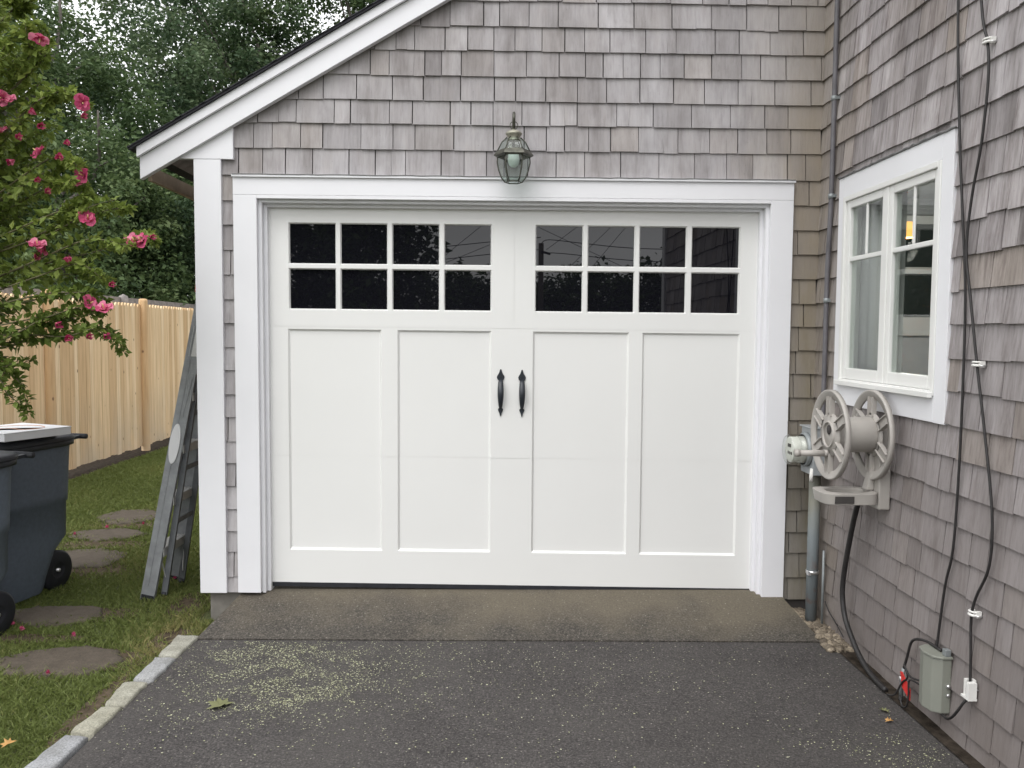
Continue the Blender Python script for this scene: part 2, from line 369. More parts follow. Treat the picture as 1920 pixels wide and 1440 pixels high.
# driveway
xl = lambda y: -1.60-.035*min(1, max(0, (-.4-y)))
d = MB(); ys = [-.42, -.7, -1, -1.3, -1.6, -2.2, -4, -8, -16]
for a, b_ in zip(ys[:-1], ys[1:]):
    d.add([(xl(a), a, -.115), (1.668, a-.06*(1 if a > -.5 else 0), -.115), (1.668, b_, -.115), (xl(b_), b_, -.115)], [(0,3,2,1)])
    d.add([(xl(a), a, -.115), (xl(b_), b_, -.115), (xl(b_), b_, -.3), (xl(a), a, -.3)], [(0,1,2,3)])
struct(d.build('driveway', M['asphalt']))
st = MB(); st.add([(-60,-26,-.14),(60,-26,-.14),(60,-16,-.14),(-60,-16,-.14)], [(0,1,2,3)])
struct(st.build('street', M['asphalt']))
# the sloping apron under the door, thick enough to show its side
n = 25; V = []; top = []
a = MB()
def apz(y): return -.012 if y > .02 else -.012-.097*min(1, (.02-y)/.46)
for i in range(24):
    x0 = -1.50+i*3.0/24; x1 = x0+3.0/24
    def fx(x, y):
        k = (.02-y)/.48
        return x*(1+.07*max(0, k)) if x < 0 else x*(1+.04*max(0, k))
    yy = [.14, .02, -.1, -.2, -.3, -.4, -.43-.045*(x0+1.5)/3]
    yy1 = yy[:-1]+[-.43-.045*(x1+1.5)/3]
    for p, q, p1, q1 in zip(yy[:-1], yy[1:], yy1[:-1], yy1[1:]):
        a.add([(fx(x0,p),p,apz(p)),(fx(x1,p1),p1,apz(p1)),(fx(x1,q1),q1,apz(q1)),(fx(x0,q),q,apz(q))], [(0,3,2,1)])
    a.add([(fx(x0,yy[-1]),yy[-1],apz(yy[-1])),(fx(x1,yy1[-1]),yy1[-1],apz(yy1[-1])),(fx(x1,yy1[-1]),yy1[-1]+.02,-.2),(fx(x0,yy[-1]),yy[-1]+.02,-.2)], [(0,3,2,1)])
for sx in (-1.5, 1.5):
    for p, q in zip([.14,.02,-.1,-.2,-.3,-.4], [.02,-.1,-.2,-.3,-.4,-.43-.045*(sx+1.5)/3]):
        a.add([(fx(sx,p),p,apz(p)),(fx(sx,q),q,apz(q)),(fx(sx,q),q,-.2),(fx(sx,p),p,-.2)], [(0,1,2,3)])
struct(a.build('apron', M['apron']))
# bare earth along the fence foot and by the wall foot
e = MB(); e.add([(-5.1,0,LZ+.006),(-4.62,0,LZ+.006),(-4.60,12,LZ+.006),(-5.1,12,LZ+.006)], [(0,1,2,3)])
struct(e.build('earth_strip', M['soil']))
e = MB(); e.add([(1.50,.0,-.135),(1.50,-.5,-.125),(1.70,-.62,-.125),(1.70,.0,-.135)], [(0,1,2,3)])
e.add([(1.585,-.62,-.108),(1.70,-.62,-.108),(1.70,-4.0,-.108),(1.625,-4.0,-.108),(1.61,-2.0,-.108)], [(0,1,2,3,4)])
struct(e.build('earth_bed', M['soil']))
# gravel
ico = bmesh.new(); bmesh.ops.create_icosphere(ico, subdivisions=2, radius=1)
IV = np.array([v.co[:] for v in ico.verts]); IF = np.array([[v.index for v in f.verts] for f in ico.faces]); ico.free()
Vs, Fs, Ts = [], [], []; off = 0
for k in range(800):
    while True:
        x, y = rnd.uniform(1.48, 1.68), rnd.uniform(-.60, -.0)
        if x > 1.515-.13*y: break
        if y < -.42 and x > 1.55: break
    s = rnd.uniform(.010, .025); A = Matrix.Rotation(rnd.uniform(0, 6.28), 3, 'Z') @ Matrix.Diagonal((s, s*rnd.uniform(.6,.9), s*rnd.uniform(.45,.75)))
    V = IV*(1+nr.normal(0, .07, (len(IV), 1))); V = V @ np.array(A).T + np.array((x, y, -.118+rnd.uniform(0, .018)))
    Vs.append(V); Fs.append(IF+off); off += len(V); Ts.append(np.tile([[rnd.random(), rnd.random(), .5]], (len(IF), 1)))
o = np_mesh('gravel', np.concatenate(Vs), np.concatenate(Fs), np.concatenate(Ts), M['pebble'], smooth=True); struct(o, 'stuff')
tag(o, 'small brown pebbles filling the corner beside the apron', 'gravel')

# ------------------------------------------------------------------ shingles
CZ = [-.165, -.04, .084, .221, .341, .462, .588, .717, .836, .967, 1.092, 1.224, 1.35, 1.482, 1.609, 1.742, 1.875, 2.007, 2.14,
      2.274, 2.418, 2.551, 2.678, 2.81, 2.942, 3.071, 3.203, 3.335, 3.467, 3.6, 3.73, 3.86, 3.99, 4.12, 4.25, 4.38]
def shingles(mb, axis, plane, sgn, u0_, u1_, z0, z1, rr, wmin=.085, wmax=.215):
    """one run of shingles of a course; wedge shaped, thicker at the butt. axis 'x' wall faces -y, axis 'y' wall faces -x"""
    u = u0_-rr.uniform(0, .08)
    while u < u1_-.004:
        wd = rr.uniform(wmin, wmax); a = max(u, u0_); b_ = min(u+wd-rr.uniform(.003, .0065), u1_)
        u += wd
        if b_-a < .012: continue
        j = rr.gauss(0, .0018 if axis == 'x' else .0026) if z1-z0 > .1 else 0
        tb = rr.uniform(.013, .018); tt = rr.uniform(.003, .005); sk = rr.uniform(-.0015, .0015)
        pb = lambda q, dth, z: ((q, plane-dth, z) if axis == 'x' else (plane-dth, q, z))
        zb = z0+j; zt = z1+.006
        vs = [pb(a,tb+sk,zb), pb(b_,tb-sk,zb), pb(b_,tt,zt), pb(a,tt,zt), pb(a,0,zb), pb(b_,0,zb), pb(b_,0,zt), pb(a,0,zt)]
        tone = min(1, max(0, rr.gauss(.5, .16 if axis == 'x' else .21)))
        col_ = (tone, rr.random(), rr.random()); F5 = [(0,1,2,3),(4,5,1,0),(0,3,7,4),(1,5,6,2),(3,2,6,7)]
        if rr.random() < .13 and b_-a > .09:      # a split shingle: two halves with a hairline between
            m0 = a+(b_-a)*rr.uniform(.25, .75); m1 = m0+rr.uniform(.0008, .0022); ms = rr.uniform(-.006, .006); dz = rr.uniform(-.004, .004)
            mb.add([pb(a,tb+sk,zb), pb(m0+ms,tb,zb), pb(m0,tt,zt), pb(a,tt,zt), pb(a,0,zb), pb(m0+ms,0,zb), pb(m0,0,zt), pb(a,0,zt)], F5, col_)
            mb.add([pb(m1+ms,tb-.001,zb+dz), pb(b_,tb-sk,zb+dz), pb(b_,tt,zt), pb(m0,tt,zt), pb(m1+ms,0,zb+dz), pb(b_,0,zb+dz), pb(b_,0,zt), pb(m0,0,zt)], F5, col_)
        else: mb.add(vs, F5, col_)
def shingle_wall(mb, axis, plane, U, courses, hole, rr):
    for i in range(len(courses)-1):
        z0, z1 = courses[i], courses[i+1]
        h0, h1, k0, k1 = hole
        if z1 <= k0 or z0 >= k1: shingles(mb, axis, plane, -1, U[0], U[1], z0, z1, rr); continue
        shingles(mb, axis, plane, -1, U[0], h0, z0, z1, rr); shingles(mb, axis, plane, -1, h1, U[1], z0, z1, rr)
        if z0 < k0 < z1: shingles(mb, axis, plane, -1, h0, h1, z0, k0, rr)
        if z0 < k1 < z1: shingles(mb, axis, plane, -1, h0, h1, k1, z1, rr)
rr = random.Random(3)
garage = thing('garage', (0, 0, 0), 'grey cedar shingled garage with white carriage style door and white trim', 'garage')
sw = MB(); shingles(sw, 'x', 0, -1, -1.60, -1.43, -.003, CZ[2], rr); shingles(sw, 'x', 0, -1, 1.43, 1.668, CZ[1], CZ[2], rr)
shingle_wall(sw, 'x', 0, (-1.60, 1.668), CZ[2:], (-1.43, 1.43, -1, 2.16), rr)
wall = sw.build('shingle_wall', M['shingle'], garage)
SL = .587
rk = lambda x: 2.236+SL*(x+1.989)        # lower edge of the rake board
bm = bmesh.new(); bm.from_mesh(wall.data)
bmesh.ops.bisect_plane(bm, geom=bm.verts[:]+bm.edges[:]+bm.faces[:], plane_co=(0, 0, rk(0)+.03), plane_no=(-SL, 0, 1), clear_outer=True)
bm.to_mesh(wall.data); bm.free()
# backing and side walls
b_ = MB()
b_.prism([(-1.70,.001,0),(-1.43,.001,0),(-1.43,.001,rk(-1.43)+.05),(-1.70,.001,rk(-1.70)+.05)], (0,.12,0))
b_.prism([(1.43,.001,-.1),(1.671,.001,-.1),(1.671,.001,rk(1.671)),(1.43,.001,rk(1.43))], (0,.12,0))
b_.prism([(-1.43,.001,2.16),(1.43,.001,2.16),(1.43,.001,rk(1.43)+.05),(-1.43,.001,rk(-1.43)+.05)], (0,.12,0))
b_.build('wall_backing', M['dark'], garage)
s_ = MB()
for i in range(1, 19): 
    u = .14
    while u < 4.4:
        wd = rr.uniform(.09, .21); z0 = CZ[i]; z1 = CZ[i+1]; tb = rr.uniform(.010,.015)
        s_.add([(-1.705-tb,u,z0),(-1.705-tb,u+wd-.004,z0),(-1.709,u+wd-.004,z1+.006),(-1.709,u,z1+.006),(-1.70,u,z0),(-1.70,u+wd-.004,z0),(-1.70,u+wd-.004,z1),(-1.70,u,z1)],
               [(0,1,2,3),(4,5,1,0),(0,3,7,4),(1,5,6,2)], (min(1,max(0,rr.gauss(.5,.2))), rr.random(), .5)); u += wd
s_.box(-1.70, -1.6, .14, 4.5, -.02, 2.35)  # unseen depth of the garage kept short so more light reaches fence and lawn
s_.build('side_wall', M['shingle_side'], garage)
f_ = MB(); f_.box(-1.68, -1.46, .02, 4.5, -.35, -.004); f_.box(-1.46, 1.66, .16, .5, -.35, -.03)
f_.build('foundation', M['found'], garage)
# trim
t_ = MB(); t_.box(-1.717, -1.573, -.033, -.0, -.002, 2.350); pass
t_.build('corner_board', M['white'], garage, .002)
t_ = MB(); t_.prism([(-1.795,-.034,2.352),(-1.507,-.034,2.352),(-1.507,-.034,rk(-1.507)-.001),(-1.795,-.034,rk(-1.795)+.001)], (0,.034,0))
t_.build('frieze_board', M['white'], garage, .0015)
XR = 1.66
def rake(name, o0, o1, yf, x0):
    q = MB(); q.prism([(x0,yf,rk(x0)+o0),(XR,yf,rk(XR)+o0),(XR,yf,rk(XR)+o1),(x0,yf,rk(x0)+o1)], (0,-.019-yf if yf > -.07 else .024,0))
    q.build(name, M['white'], garage, .002)
rake('rake_board', 0, .114, -.060, -1.989)
rake('rake_board', .1145, .168, -.0842, -1.996)
q = MB(); q.prism([(-2.03,-.10,rk(-2.03)+.169),(XR,-.10,rk(XR)+.169),(XR,-.10,rk(XR)+.180),(-2.03,-.10,rk(-2.03)+.180)], (0,4.9,0))
for k in range(34):     # courses of roofing show as small steps along the rake
    x = -2.035+k*.125
    q.prism([(x,-.106,rk(x)+.1805),(x+.16,-.106,rk(x+.16)+.1805),(x+.16,-.106,rk(x+.16)+.1835),(x,-.106,rk(x)+.187)], (0,4.85,0))
q.build('roof', M['roof'], garage)
q = MB(); q.box(-1.965, -1.94, -.018, 4.7, 2.235, 2.31); q.build('fascia', M['board'], garage, .002)
q = MB(); q.prism([(-1.938,-.015,rk(-1.938)+.11),(-1.60,-.015,rk(-1.60)+.11),(-1.60,-.015,rk(-1.60)+.12),(-1.938,-.015,rk(-1.938)+.12)], (0,4.7,0)); q.build('soffit', M['oldwood'], garage)

# door opening trim
def sag(v): x, y, z = v; return (x, y, z-.0145*x*max(0, 1-z/2.05))
c_ = MB()
c_.box(-1.511, -1.386, -.034, -.0, -.0215, 2.165); c_.box(1.388, 1.511, -.034, -.0, -.024, 2.165)
c_.box(-1.511, 1.511, -.034, -.0, 2.1658, 2.264)
c_.box(-1.386, 1.388, -.0335, -.0, 2.147, 2.1655)
for k, (w0, w1, y) in enumerate(((0, .019, -.004), (.019, .038, .034))):
    c_.box(-1.386+w0, -1.386+w1, y, .12, -.03, 2.147-w0*.9); c_.box(1.388-w1, 1.388-w0, y, .12, -.012-.01, 2.147-w0*.9)
    c_.box(-1.386+w1, 1.388-w1, y, .12, 2.147-w1*.9, 2.147-w0*.9)
c_.v = [sag(p) for p in c_.v]
c_.build('door_casing', M['white'], garage, .002)
q = MB(); q.box(-1.515, 1.515, -.046, -.0, 2.2645, 2.272); q.box(-1.515, 1.515, -.046, -.0435, 2.259, 2.2643)
q.box(-1.512,1.512,-.02,0,2.2722,2.277)
q.build('drip_cap', M['white'], garage)
ld = MB(); pts = []
for k in range(61): pts.append((-1.512+k*3.024/60, -.047, 2.2725+rnd.uniform(-.0015, .0015)))
ld.tube(pts, .0028, 5); ld.build('flashing', M['lead'], garage)

# ---- garage door
YF = .066
def cell_panel(mb, xs, zs, holes, yf):
    """front face split by xs/zs cuts; holes = {(i,j): (bevel, depth, bottom)}"""
    for i in range(len(xs)-1):
        for j in range(len(zs)-1):
            x0, x1, z0, z1 = xs[i], xs[i+1], zs[j], zs[j+1]
            if (i, j) in holes:
                bv, dp, back = holes[(i, j)]
                o = [(x0,yf,z0),(x1,yf,z0),(x1,yf,z1),(x0,yf,z1)]; n_ = [(x0+bv,yf+dp,z0+bv),(x1-bv,yf+dp,z0+bv),(x1-bv,yf+dp,z1-bv),(x0+bv,yf+dp,z1-bv)]
                mb.add(o+n_, [(0,1,5,4),(1,2,6,5),(2,3,7,6),(3,0,4,7)])
                if back == 'panel': mb.add(n_, [(0,1,2,3)])
                else:
                    dd = [(p[0], p[1]+.012, p[2]) for p in n_]
                    mb.add(n_+dd, [(0,1,5,4),(1,2,6,5),(2,3,7,6),(3,0,4,7)])
            else: mb.add([(x0,yf,z0),(x1,yf,z0),(x1,yf,z1),(x0,yf,z1)], [(0,1,2,3)])
XS = [-1.352, -1.250, -.734, -.646, -.126, .105, .643, .717, 1.265, 1.354]
G = .0007
door = MB()
def section(z0, z1, za, zb):
    """one sectional leaf from z0 to z1 with recesses from za to zb"""
    zs = [z0+G]+([za] if za is not None else [])+([zb] if zb is not None else [])+[z1-G]
    hj = 0 if za is None else 1
    hol = {(i, hj): (.011, .012, 'panel') for i in (1, 3, 5, 7)}
    lo = MB(); cell_panel(lo, XS, zs, hol, YF)
    return lo
def groove(mb, z): mb.box(-1.352, 1.354, YF+.004, YF+.02, z-G*1.2, z+G*1.2)
bot = MB(); cell_panel(bot, XS, [.012, .199, .735-G], {(i, 1): (.011, .012, 'panel') for i in (1,3,5,7)}, YF)
midd = MB(); cell_panel(midd, XS, [.735+G, 1.447, 1.461-G], {(i, 0): (.011, .012, 'panel') for i in (1,3,5,7)}, YF)
def unlip(mb, z, side):   # recess runs straight through the seam: drop the lip on that side
    vs = []
    for (x, y, zz) in mb.v:
        if y > YF+.005 and abs(zz-z) < .0145: zz = z
        vs.append((x, y, zz))
    mb.v = vs
    keep = [i for i, f in enumerate(mb.f) if not all(abs(mb.v[k][2]-z) < .002 for k in f)]
    mb.f = [mb.f[i] for i in keep]; mb.t = [mb.t[i] for i in keep]; mb.sm = [mb.sm[i] for i in keep]
unlip(bot, .735-G, 1); unlip(midd, .735+G, 0)
topx = [-1.352, -1.268, -.102, -.0012]; topx2 = [.0012, .092, 1.284, 1.354]; topz = [1.461+G, 1.530, 2.062, 2.125]
tp = MB()
for X in (topx, topx2):
    for i in range(3):
        for j in range(3):
            if (i, j) == (1, 1): continue
            tp.add([(X[i],YF,topz[j]),(X[i+1],YF,topz[j]),(X[i+1],YF,topz[j+1]),(X[i],YF,topz[j+1])], [(0,1,2,3)])
for s in (bot, midd, tp): s.v = [sag(p) for p in s.v]; door.add(s.v, s.f)
back = MB(); back.box(-1.36, 1.36, YF+.03, YF+.06, .01, 2.13)
for z in (.735, 1.461): back.box(-1.352, 1.354, YF+.0128, YF+.029, z-.02, z+.02)
for k in (0, 2, 4, 6, 8): back.box(XS[k]+.001, XS[k+1]-.001, YF+.0012, YF+.0126, .735-G*.9, .735+G*.9)
back.box(-.012, .012, YF+.0013, YF+.029, 1.4625, 2.12); back.box(-1.352, 1.354, YF+.0012, YF+.0126, 1.461-G*.9, 1.461+G*.9)
back.v = [sag(p) for p in back.v]; door.add(back.v, back.f)
gd = door.build('garage_door', M['door'], garage)
LX = [-1.236, -.987, -.954, -.704, -.670, -.418, -.384, -.132]
RX = [.120, .375, .409, .663, .696, .951, .987, 1.248]
WZ = [1.560, 1.778, 1.811, 2.028]
for X, e0, e1 in ((LX, topx[1], topx[2]), (RX, topx2[1], topx2[2])):
    wf = MB(); bev = .006
    xs = [e0]+[X[k]+(-bev if k % 2 == 0 else bev) for k in range(8)]+[e1]
    zs = [topz[1], WZ[0]-bev, WZ[1]+bev, WZ[2]-bev, WZ[3]+bev, topz[2]]
    cell_panel(wf, xs, zs, {(i, j): (bev, .010, 'open') for i in (1,3,5,7) for j in (1,3)}, YF-.0003)
    # thin step round the outside of the window frame
    o = [(e0,0,topz[1]),(e1,0,topz[1]),(e1,0,topz[2]),(e0,0,topz[2])]
    wf.v = [sag(p) for p in wf.v]; wf.build('window_frame', M['door'], gd)
    wg = MB()
    for i in (0,2,4,6):
        for j in (0,2): 
            a0, a1, c0, c1 = X[i]-.002, X[i+1]+.002, WZ[j]-.002, WZ[j+1]+.002
            wg.add([(a0,YF+.0175,c0),(a1,YF+.0175,c0),(a1,YF+.0175,c1),(a0,YF+.0175,c1)], [(0,1,2,3)])
    wg.v = [sag(p) for p in wg.v]; wg.build('window_glass', M['doorglass'], gd)
sl_ = MB(); sl_.v = []; sl_.box(-1.352, 1.354, YF-.004, YF+.05, -.012, .0115); sl_.v = [sag(p) for p in sl_.v]
sl_.build('bottom_seal', M['rubber'], gd)
# spear ended pull handles
def spear(cx, top, bot_):
    h = MB(); H = top-bot_
    # outline (half width, height fraction from bottom)
    up_ = [(.0022,1.0),(.0045,.985),(.0065,.955),(.010,.915),(.0185,.865),(.0215,.832),(.0185,.79),(.012,.762)]
    dn = [(.0085,.178),(.0135,.155),(.0140,.132),(.0110,.105),(.006,.065),(.0045,.035),(.002,.0)]
    for prof in (up_, dn):
        poly = [(cx+w_, 0, bot_+H*f) for w_, f in prof]+[(cx-w_, 0, bot_+H*f) for w_, f in reversed(prof)]
        h.prism([(p[0], YF-.0055, p[2]) for p in poly], (0, .005, 0))
    nseg = 14; vs = []
    for k in range(nseg+1):
        t = k/nseg; z = bot_+H*(.165+.61*t); bul = math.sin(math.pi*t)
        wd = .0075+.0075*math.sin(math.pi*min(1, t*1.0+.0))**.7+.0035*t; y = YF-.004-.036*bul**.75
        for sx, dy in ((-1, 0), (-.6, -.006), (.6, -.006), (1, 0), (.6, .006), (-.6, .006)): vs.append((cx+sx*wd, y+dy, z))
    fs = [(i*6+k, i*6+(k+1) % 6, (i+1)*6+(k+1) % 6, (i+1)*6+k) for i in range(nseg) for k in range(6)]+[(0,1,2,3,4,5), tuple(range(nseg*6, nseg*6+6))]
    h.add(vs, fs, smooth=True)
    for f in (.84, .14): h.lathe([(.0035,.0),(.0035,.0015),(.002,.0028),(.0,.003)], (cx, YF-.0055, bot_+H*f), (0,-1,0), 8)
    h.build('door_handle', M['black_iron'], gd)
spear(-.0725, 1.236, .973); spear(.0465, 1.233, .970)

# ------------------------------------------------------------------ house on the right
XW = 1.671
house = thing('house', (XW, -2, -.11), 'house wall of weathered grey cedar shingles meeting the garage at the inner corner', 'house')
OY0, OY1, OZ0, OZ1 = -1.29, -.345, 1.165, 2.155
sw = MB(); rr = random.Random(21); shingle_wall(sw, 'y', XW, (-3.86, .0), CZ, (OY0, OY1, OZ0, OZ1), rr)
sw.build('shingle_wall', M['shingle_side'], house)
b_ = MB()
b_.box(XW+.001, XW+.10, -3.86, OY0, -.3, 4.45); b_.box(XW+.001, XW+.10, OY1, .1, -.3, 4.45)
b_.box(XW+.001, XW+.10, OY0, OY1, -.3, OZ0); b_.box(XW+.001, XW+.10, OY0, OY1, OZ1, 4.45)
b_.box(XW+.001, 8, -3.95, -3.86, -.3, 4.45); b_.box(XW+.1, 8, .2, .3, 3.0, 4.45); b_.box(7.9, 8, -3.86, 8, -.3, 4.45)
b_.build('wall_backing', M['dark'], house)
q = MB(); q.box(XW-.03, XW+.12, -3.98, -3.861, -.1, 4.35); q.build('corner_board', M['white'], house, .002)
q = MB(); q.prism([(XW-.35,-4.2,4.35),(5,-4.2,7.0),(5,-4.2,7.1),(XW-.35,-4.2,4.47)], (0,8,0)); q.build('roof', M['roof'], house)
q = MB(); q.box(XW-.34, XW, -4.19, 3.7, 4.25, 4.35); q.build('soffit', M['white'], house)
# window
win = MB()
cw = .020
win.box(XW-cw-.001, XW, -1.352, -1.268, 1.089, 2.231); win.box(XW-cw-.001, XW, -.352, -.290, 1.091, 2.231)
win.box(XW-cw-.001, XW, -1.268, -.352, 2.131, 2.231); win.box(XW-cw-.001, XW, -1.268, -.352, 1.090, 1.195)
window = win.build('window', M['frame'] if False else M['white'], house, .002)
fr = MB()
fr.box(XW-.026, XW+.07, -1.2675, -1.243, 1.196, 2.130); fr.box(XW-.026, XW+.07, -.377, -.3525, 1.196, 2.130)
fr.box(XW-.026, XW+.07, -1.243, -.377, 2.106, 2.130); fr.box(XW-.026, XW+.07, -1.243, -.377, 1.196, 1.218)
fr.box(XW-.018, XW+.07, -.822, -.796, 1.218, 2.106)
fr.build('window_frame', M['frame'], window, .003)
q = MB(); q.box(XW-.046, XW-.0262, -1.268, -.352, 1.188, 1.212); q.build('sill', M['frame'], window, .003)
def sash(y0, y1):
    s = MB(); b0 = .038; x0, x1 = XW-.014, XW+.030
    z0, z1 = 1.2185, 2.1055
    s.box(x0, x1, y0, y0+b0, z0, z1); s.box(x0, x1, y1-b0, y1, z0, z1)
    s.box(x0, x1, y0+b0, y1-b0, z0, z0+.055); s.box(x0, x1, y0+b0, y1-b0, z1-b0, z1)
    zm = 1.815; s.box(x0+.004, XW+.0015, y0+b0, y1-b0, zm-.011, zm+.011)
    ym = (y0+y1)/2; s.box(x0+.006, XW+.0015, ym-.009, ym+.009, zm+.011, z1-b0)
    o = s.build('sash', M['frame'], window, .004)
    gq = MB(); gq.box(XW+.002, XW+.006, y0+b0-.003, y1-b0+.003, z0+.052, z1-b0+.003); gq.build('glass', M['glass'], window)
sash(-1.2425, -.8225); sash(-.7955, -.3775)
lf = MB(); pts = [(XW-.024, -.285-k*1.075/40, 2.236+rnd.uniform(-.003, .003)+(.004 if k % 7 == 0 else 0)) for k in range(41)]
lf.tube(pts, .005, 6); lf.box(XW-.026, XW, -1.356, -.286, 2.2315, 2.2335); lf.build('flashing', M['lead'], window)
# the room behind the window
rm = MB(); X0, X1, Y0, Y1, Z0, Z1 = XW+.101, 6.0, -3.8, 2.6, .2, 2.62
rm.box(X0, X1, Y1, Y1+.05, Z0, Z1); rm.box(X1, X1+.05, Y0, Y1, Z0, Z1); rm.box(X0, X1, Y0, Y1, Z0-.05, Z0); rm.box(X0, X1, Y0, Y1, Z1, Z1+.05); rm.box(X0, X1, Y0-.05, Y0, Z0, Z1)
rm.build('room', M['roomwall'], house)
q = MB(); q.box(2.9, 4.6, 2.57, 2.597, 1.44, 1.60); q.box(2.9, 4.6, 2.56, 2.597, 1.975, 2.03); q.box(2.9, 4.6, 2.565, 2.597, 2.40, 2.47)
q.build('inner_window_frame', M['frame'], house)
q = MB(); q.box(2.9, 4.6, 2.58, 2.598, 1.60, 1.974); q.box(2.9, 4.6, 2.58, 2.598, 2.031, 2.399); q.build('inner_window_pane', M['darkpane'], house)
def curtain(y0, y1, x, m, label, nf, amp):
    c = MB(); n_ = nf*8; vs = []
    for k in range(n_+1):
        t = k/n_; y = y0+(y1-y0)*t; xx = x+amp*math.sin(t*nf*2*math.pi)+amp*.5*math.sin(t*nf*5.1)
        vs += [(xx, y, 1.05), (xx, y, 2.35)]
    c.add(vs, [(2*k, 2*k+2, 2*k+3, 2*k+1) for k in range(n_)], smooth=True)
    o = c.build('curtain', m); sm = o.modifiers.new('t', 'SOLIDIFY'); sm.thickness = .004; tag(o, label, 'curtain')
curtain(-.20, -.72, XW+.075, M['curtain'], 'pale grey drawn curtain behind the left casement of the window', 5, .012)
curtain(-.745, -.785, XW+.075, M['sheer'], 'narrow green grey curtain edge behind the right casement of the window', 2, .010)
lamp = thing('pendant_lamp', (2.91, 1.55, 2.215), 'glowing orange lampshade seen through the right casement of the window', 'lamp')
q = MB(); q.lathe([(.07,-.055),(.07,.055)], (2.91,1.55,2.215), seg=24); q.lathe([(.07,.055),(.0,.055)], (2.91,1.55,2.215), seg=24); q.build('lamp_shade', M['lampshade'], lamp)
q = MB(); q.tube([(2.91,1.55,2.272),(2.91,1.55,2.62)], .004, 6); q.build('cord', M['cable'], lamp)
pl = bpy.data.lights.new('pendant_bulb', 'POINT'); pl.energy = 13; pl.color = (1, .95, .88); pl.shadow_soft_size = .08
po = bpy.data.objects.new('pendant_bulb', pl); col.objects.link(po); po.location = (2.91, 1.55, 2.06)

# ------------------------------------------------------------------ wall lantern
LX_, LY_ = -.014, -.165
lan = thing('wall_lantern', (LX_, 0, 2.40), 'verdigris brass hexagonal carriage lantern with clear bulb above the garage door', 'lantern')
ph = 0.0
hexp = lambda r, z, off=0: [(LX_+r*math.cos(ph+R(60)*k+off), LY_+r*math.sin(ph+R(60)*k+off), z) for k in range(6)]
prof = [(.083, 2.352), (.086, 2.325), (.078, 2.285), (.063, 2.245), (.045, 2.222)]
f_ = MB()
for k in range(6):
    f_.tube([hexp(r, z)[k] for r, z in prof], .0034, 6)
    f_.tube([hexp(.036, 2.452)[k], hexp(.062, 2.428)[k], hexp(.086, 2.380)[k]], .003, 6)
    for r, z in ((.045, 2.222), (.063, 2.2225)):
        pass
    f_.tube([hexp(.045, 2.222)[k], hexp(.045, 2.222)[(k+1) % 6]], .0028, 6)
f_.lathe([(.084,2.385-2.4),(.101,2.366-2.4),(.104,2.358-2.4),(.088,2.350-2.4),(.080,2.354-2.4),(.080,2.383-2.4)], (LX_,LY_,2.4), seg=6, smooth=False, phase=ph, closed=True)
f_.build('lantern_frame', M['verdigris'], lan)
f_ = MB(); f_.lathe([(.034,.044),(.030,.058),(.040,.072),(.044,.078),(.040,.086),(.026,.094),(.010,.098),(.007,.104),(.0,.106)], (LX_,LY_,2.392), seg=24)
f_.build('lantern_cap', M['cap_brass'], lan)
f_ = MB(); f_.tube([(LX_+.020*math.cos(R(15*k)), LY_, 2.514+.020*math.sin(R(15*k))) for k in range(25)], .0022, 6)
arm = smoothpath([(LX_,-.002,2.40),(LX_,-.05,2.44),(LX_,-.085,2.52),(LX_,-.12,2.572),(LX_,LY_,2.578),(LX_,-.192,2.55),(LX_,-.18,2.518),(LX_,LY_,2.498)], 5)
f_.tube(arm, .0075, 8); f_.build('hanger_arm', M['verdigris'], lan)
f_ = MB(); f_.lathe([(.0,.03),(.02,.03),(.045,.02),(.055,.006),(.055,0)], (LX_,-.012,2.40), (0,-1,0), 24); f_.build('back_plate', M['verdigris'], lan)
f_ = MB()
for (r0_, z0), (r1, z1) in zip(prof[:-1], prof[1:]):
    A, B = hexp(r0_-.003, z0), hexp(r1-.003, z1)
    for k in range(6): f_.add([A[k], A[(k+1)%6], B[(k+1)%6], B[k]], [(0,1,2,3)])
A, B = hexp(.034, 2.450), hexp(.060, 2.427); C2 = hexp(.082, 2.384)
for k in range(6): f_.add([A[k], A[(k+1)%6], B[(k+1)%6], B[k]], [(0,1,2,3)]); f_.add([B[k], B[(k+1)%6], C2[(k+1)%6], C2[k]], [(0,1,2,3)])
f_.add(hexp(.043, 2.2225), [(0,1,2,3,4,5)])
f_.build('lantern_glass', M['lampglass'], lan)
f_ = MB(); f_.lathe([(.0,-.040),(.012,-.038),(.024,-.028),(.030,-.012),(.031,.002),(.029,.02),(.027,.04),(.0,.042)], (LX_,LY_,2.338), seg=24); f_.build('bulb', M['bulb'], lan)

# ------------------------------------------------------------------ meter, pipes
mt = thing('electric_meter', (XW, -.215, .83), 'round glass electric meter on a grey metal box beside the hose reel', 'electric meter')
q = MB(); q.box(1.552, XW-.016, -.300, -.130, .705, .948); q.box(1.540, XW-.014, -.306, -.124, .9485, .956); q.build('meter_box', M['meterbox'], mt, .004)
q = MB(); q.lathe([(.062,0),(.088,.0),(.091,.006),(.091,.020),(.082,.026)], (1.552,-.215,.832), (-1,0,0), 32); q.build('collar', M['galv'], mt)
q = MB(); q.lathe([(.080,.015),(.079,.095),(.074,.108),(.058,.114),(.0,.116)], (1.552,-.215,.832), (-1,0,0), 32); q.build('glass_dome', M['domeglass'], mt)
q = MB(); q.lathe([(.070,.02),(.070,.055),(.0,.055)], (1.552,-.215,.832), (-1,0,0), 32)
q.build('meter_drum', plain('meter_innards', (.52, .52, .49), .4, metal=.2), mt)
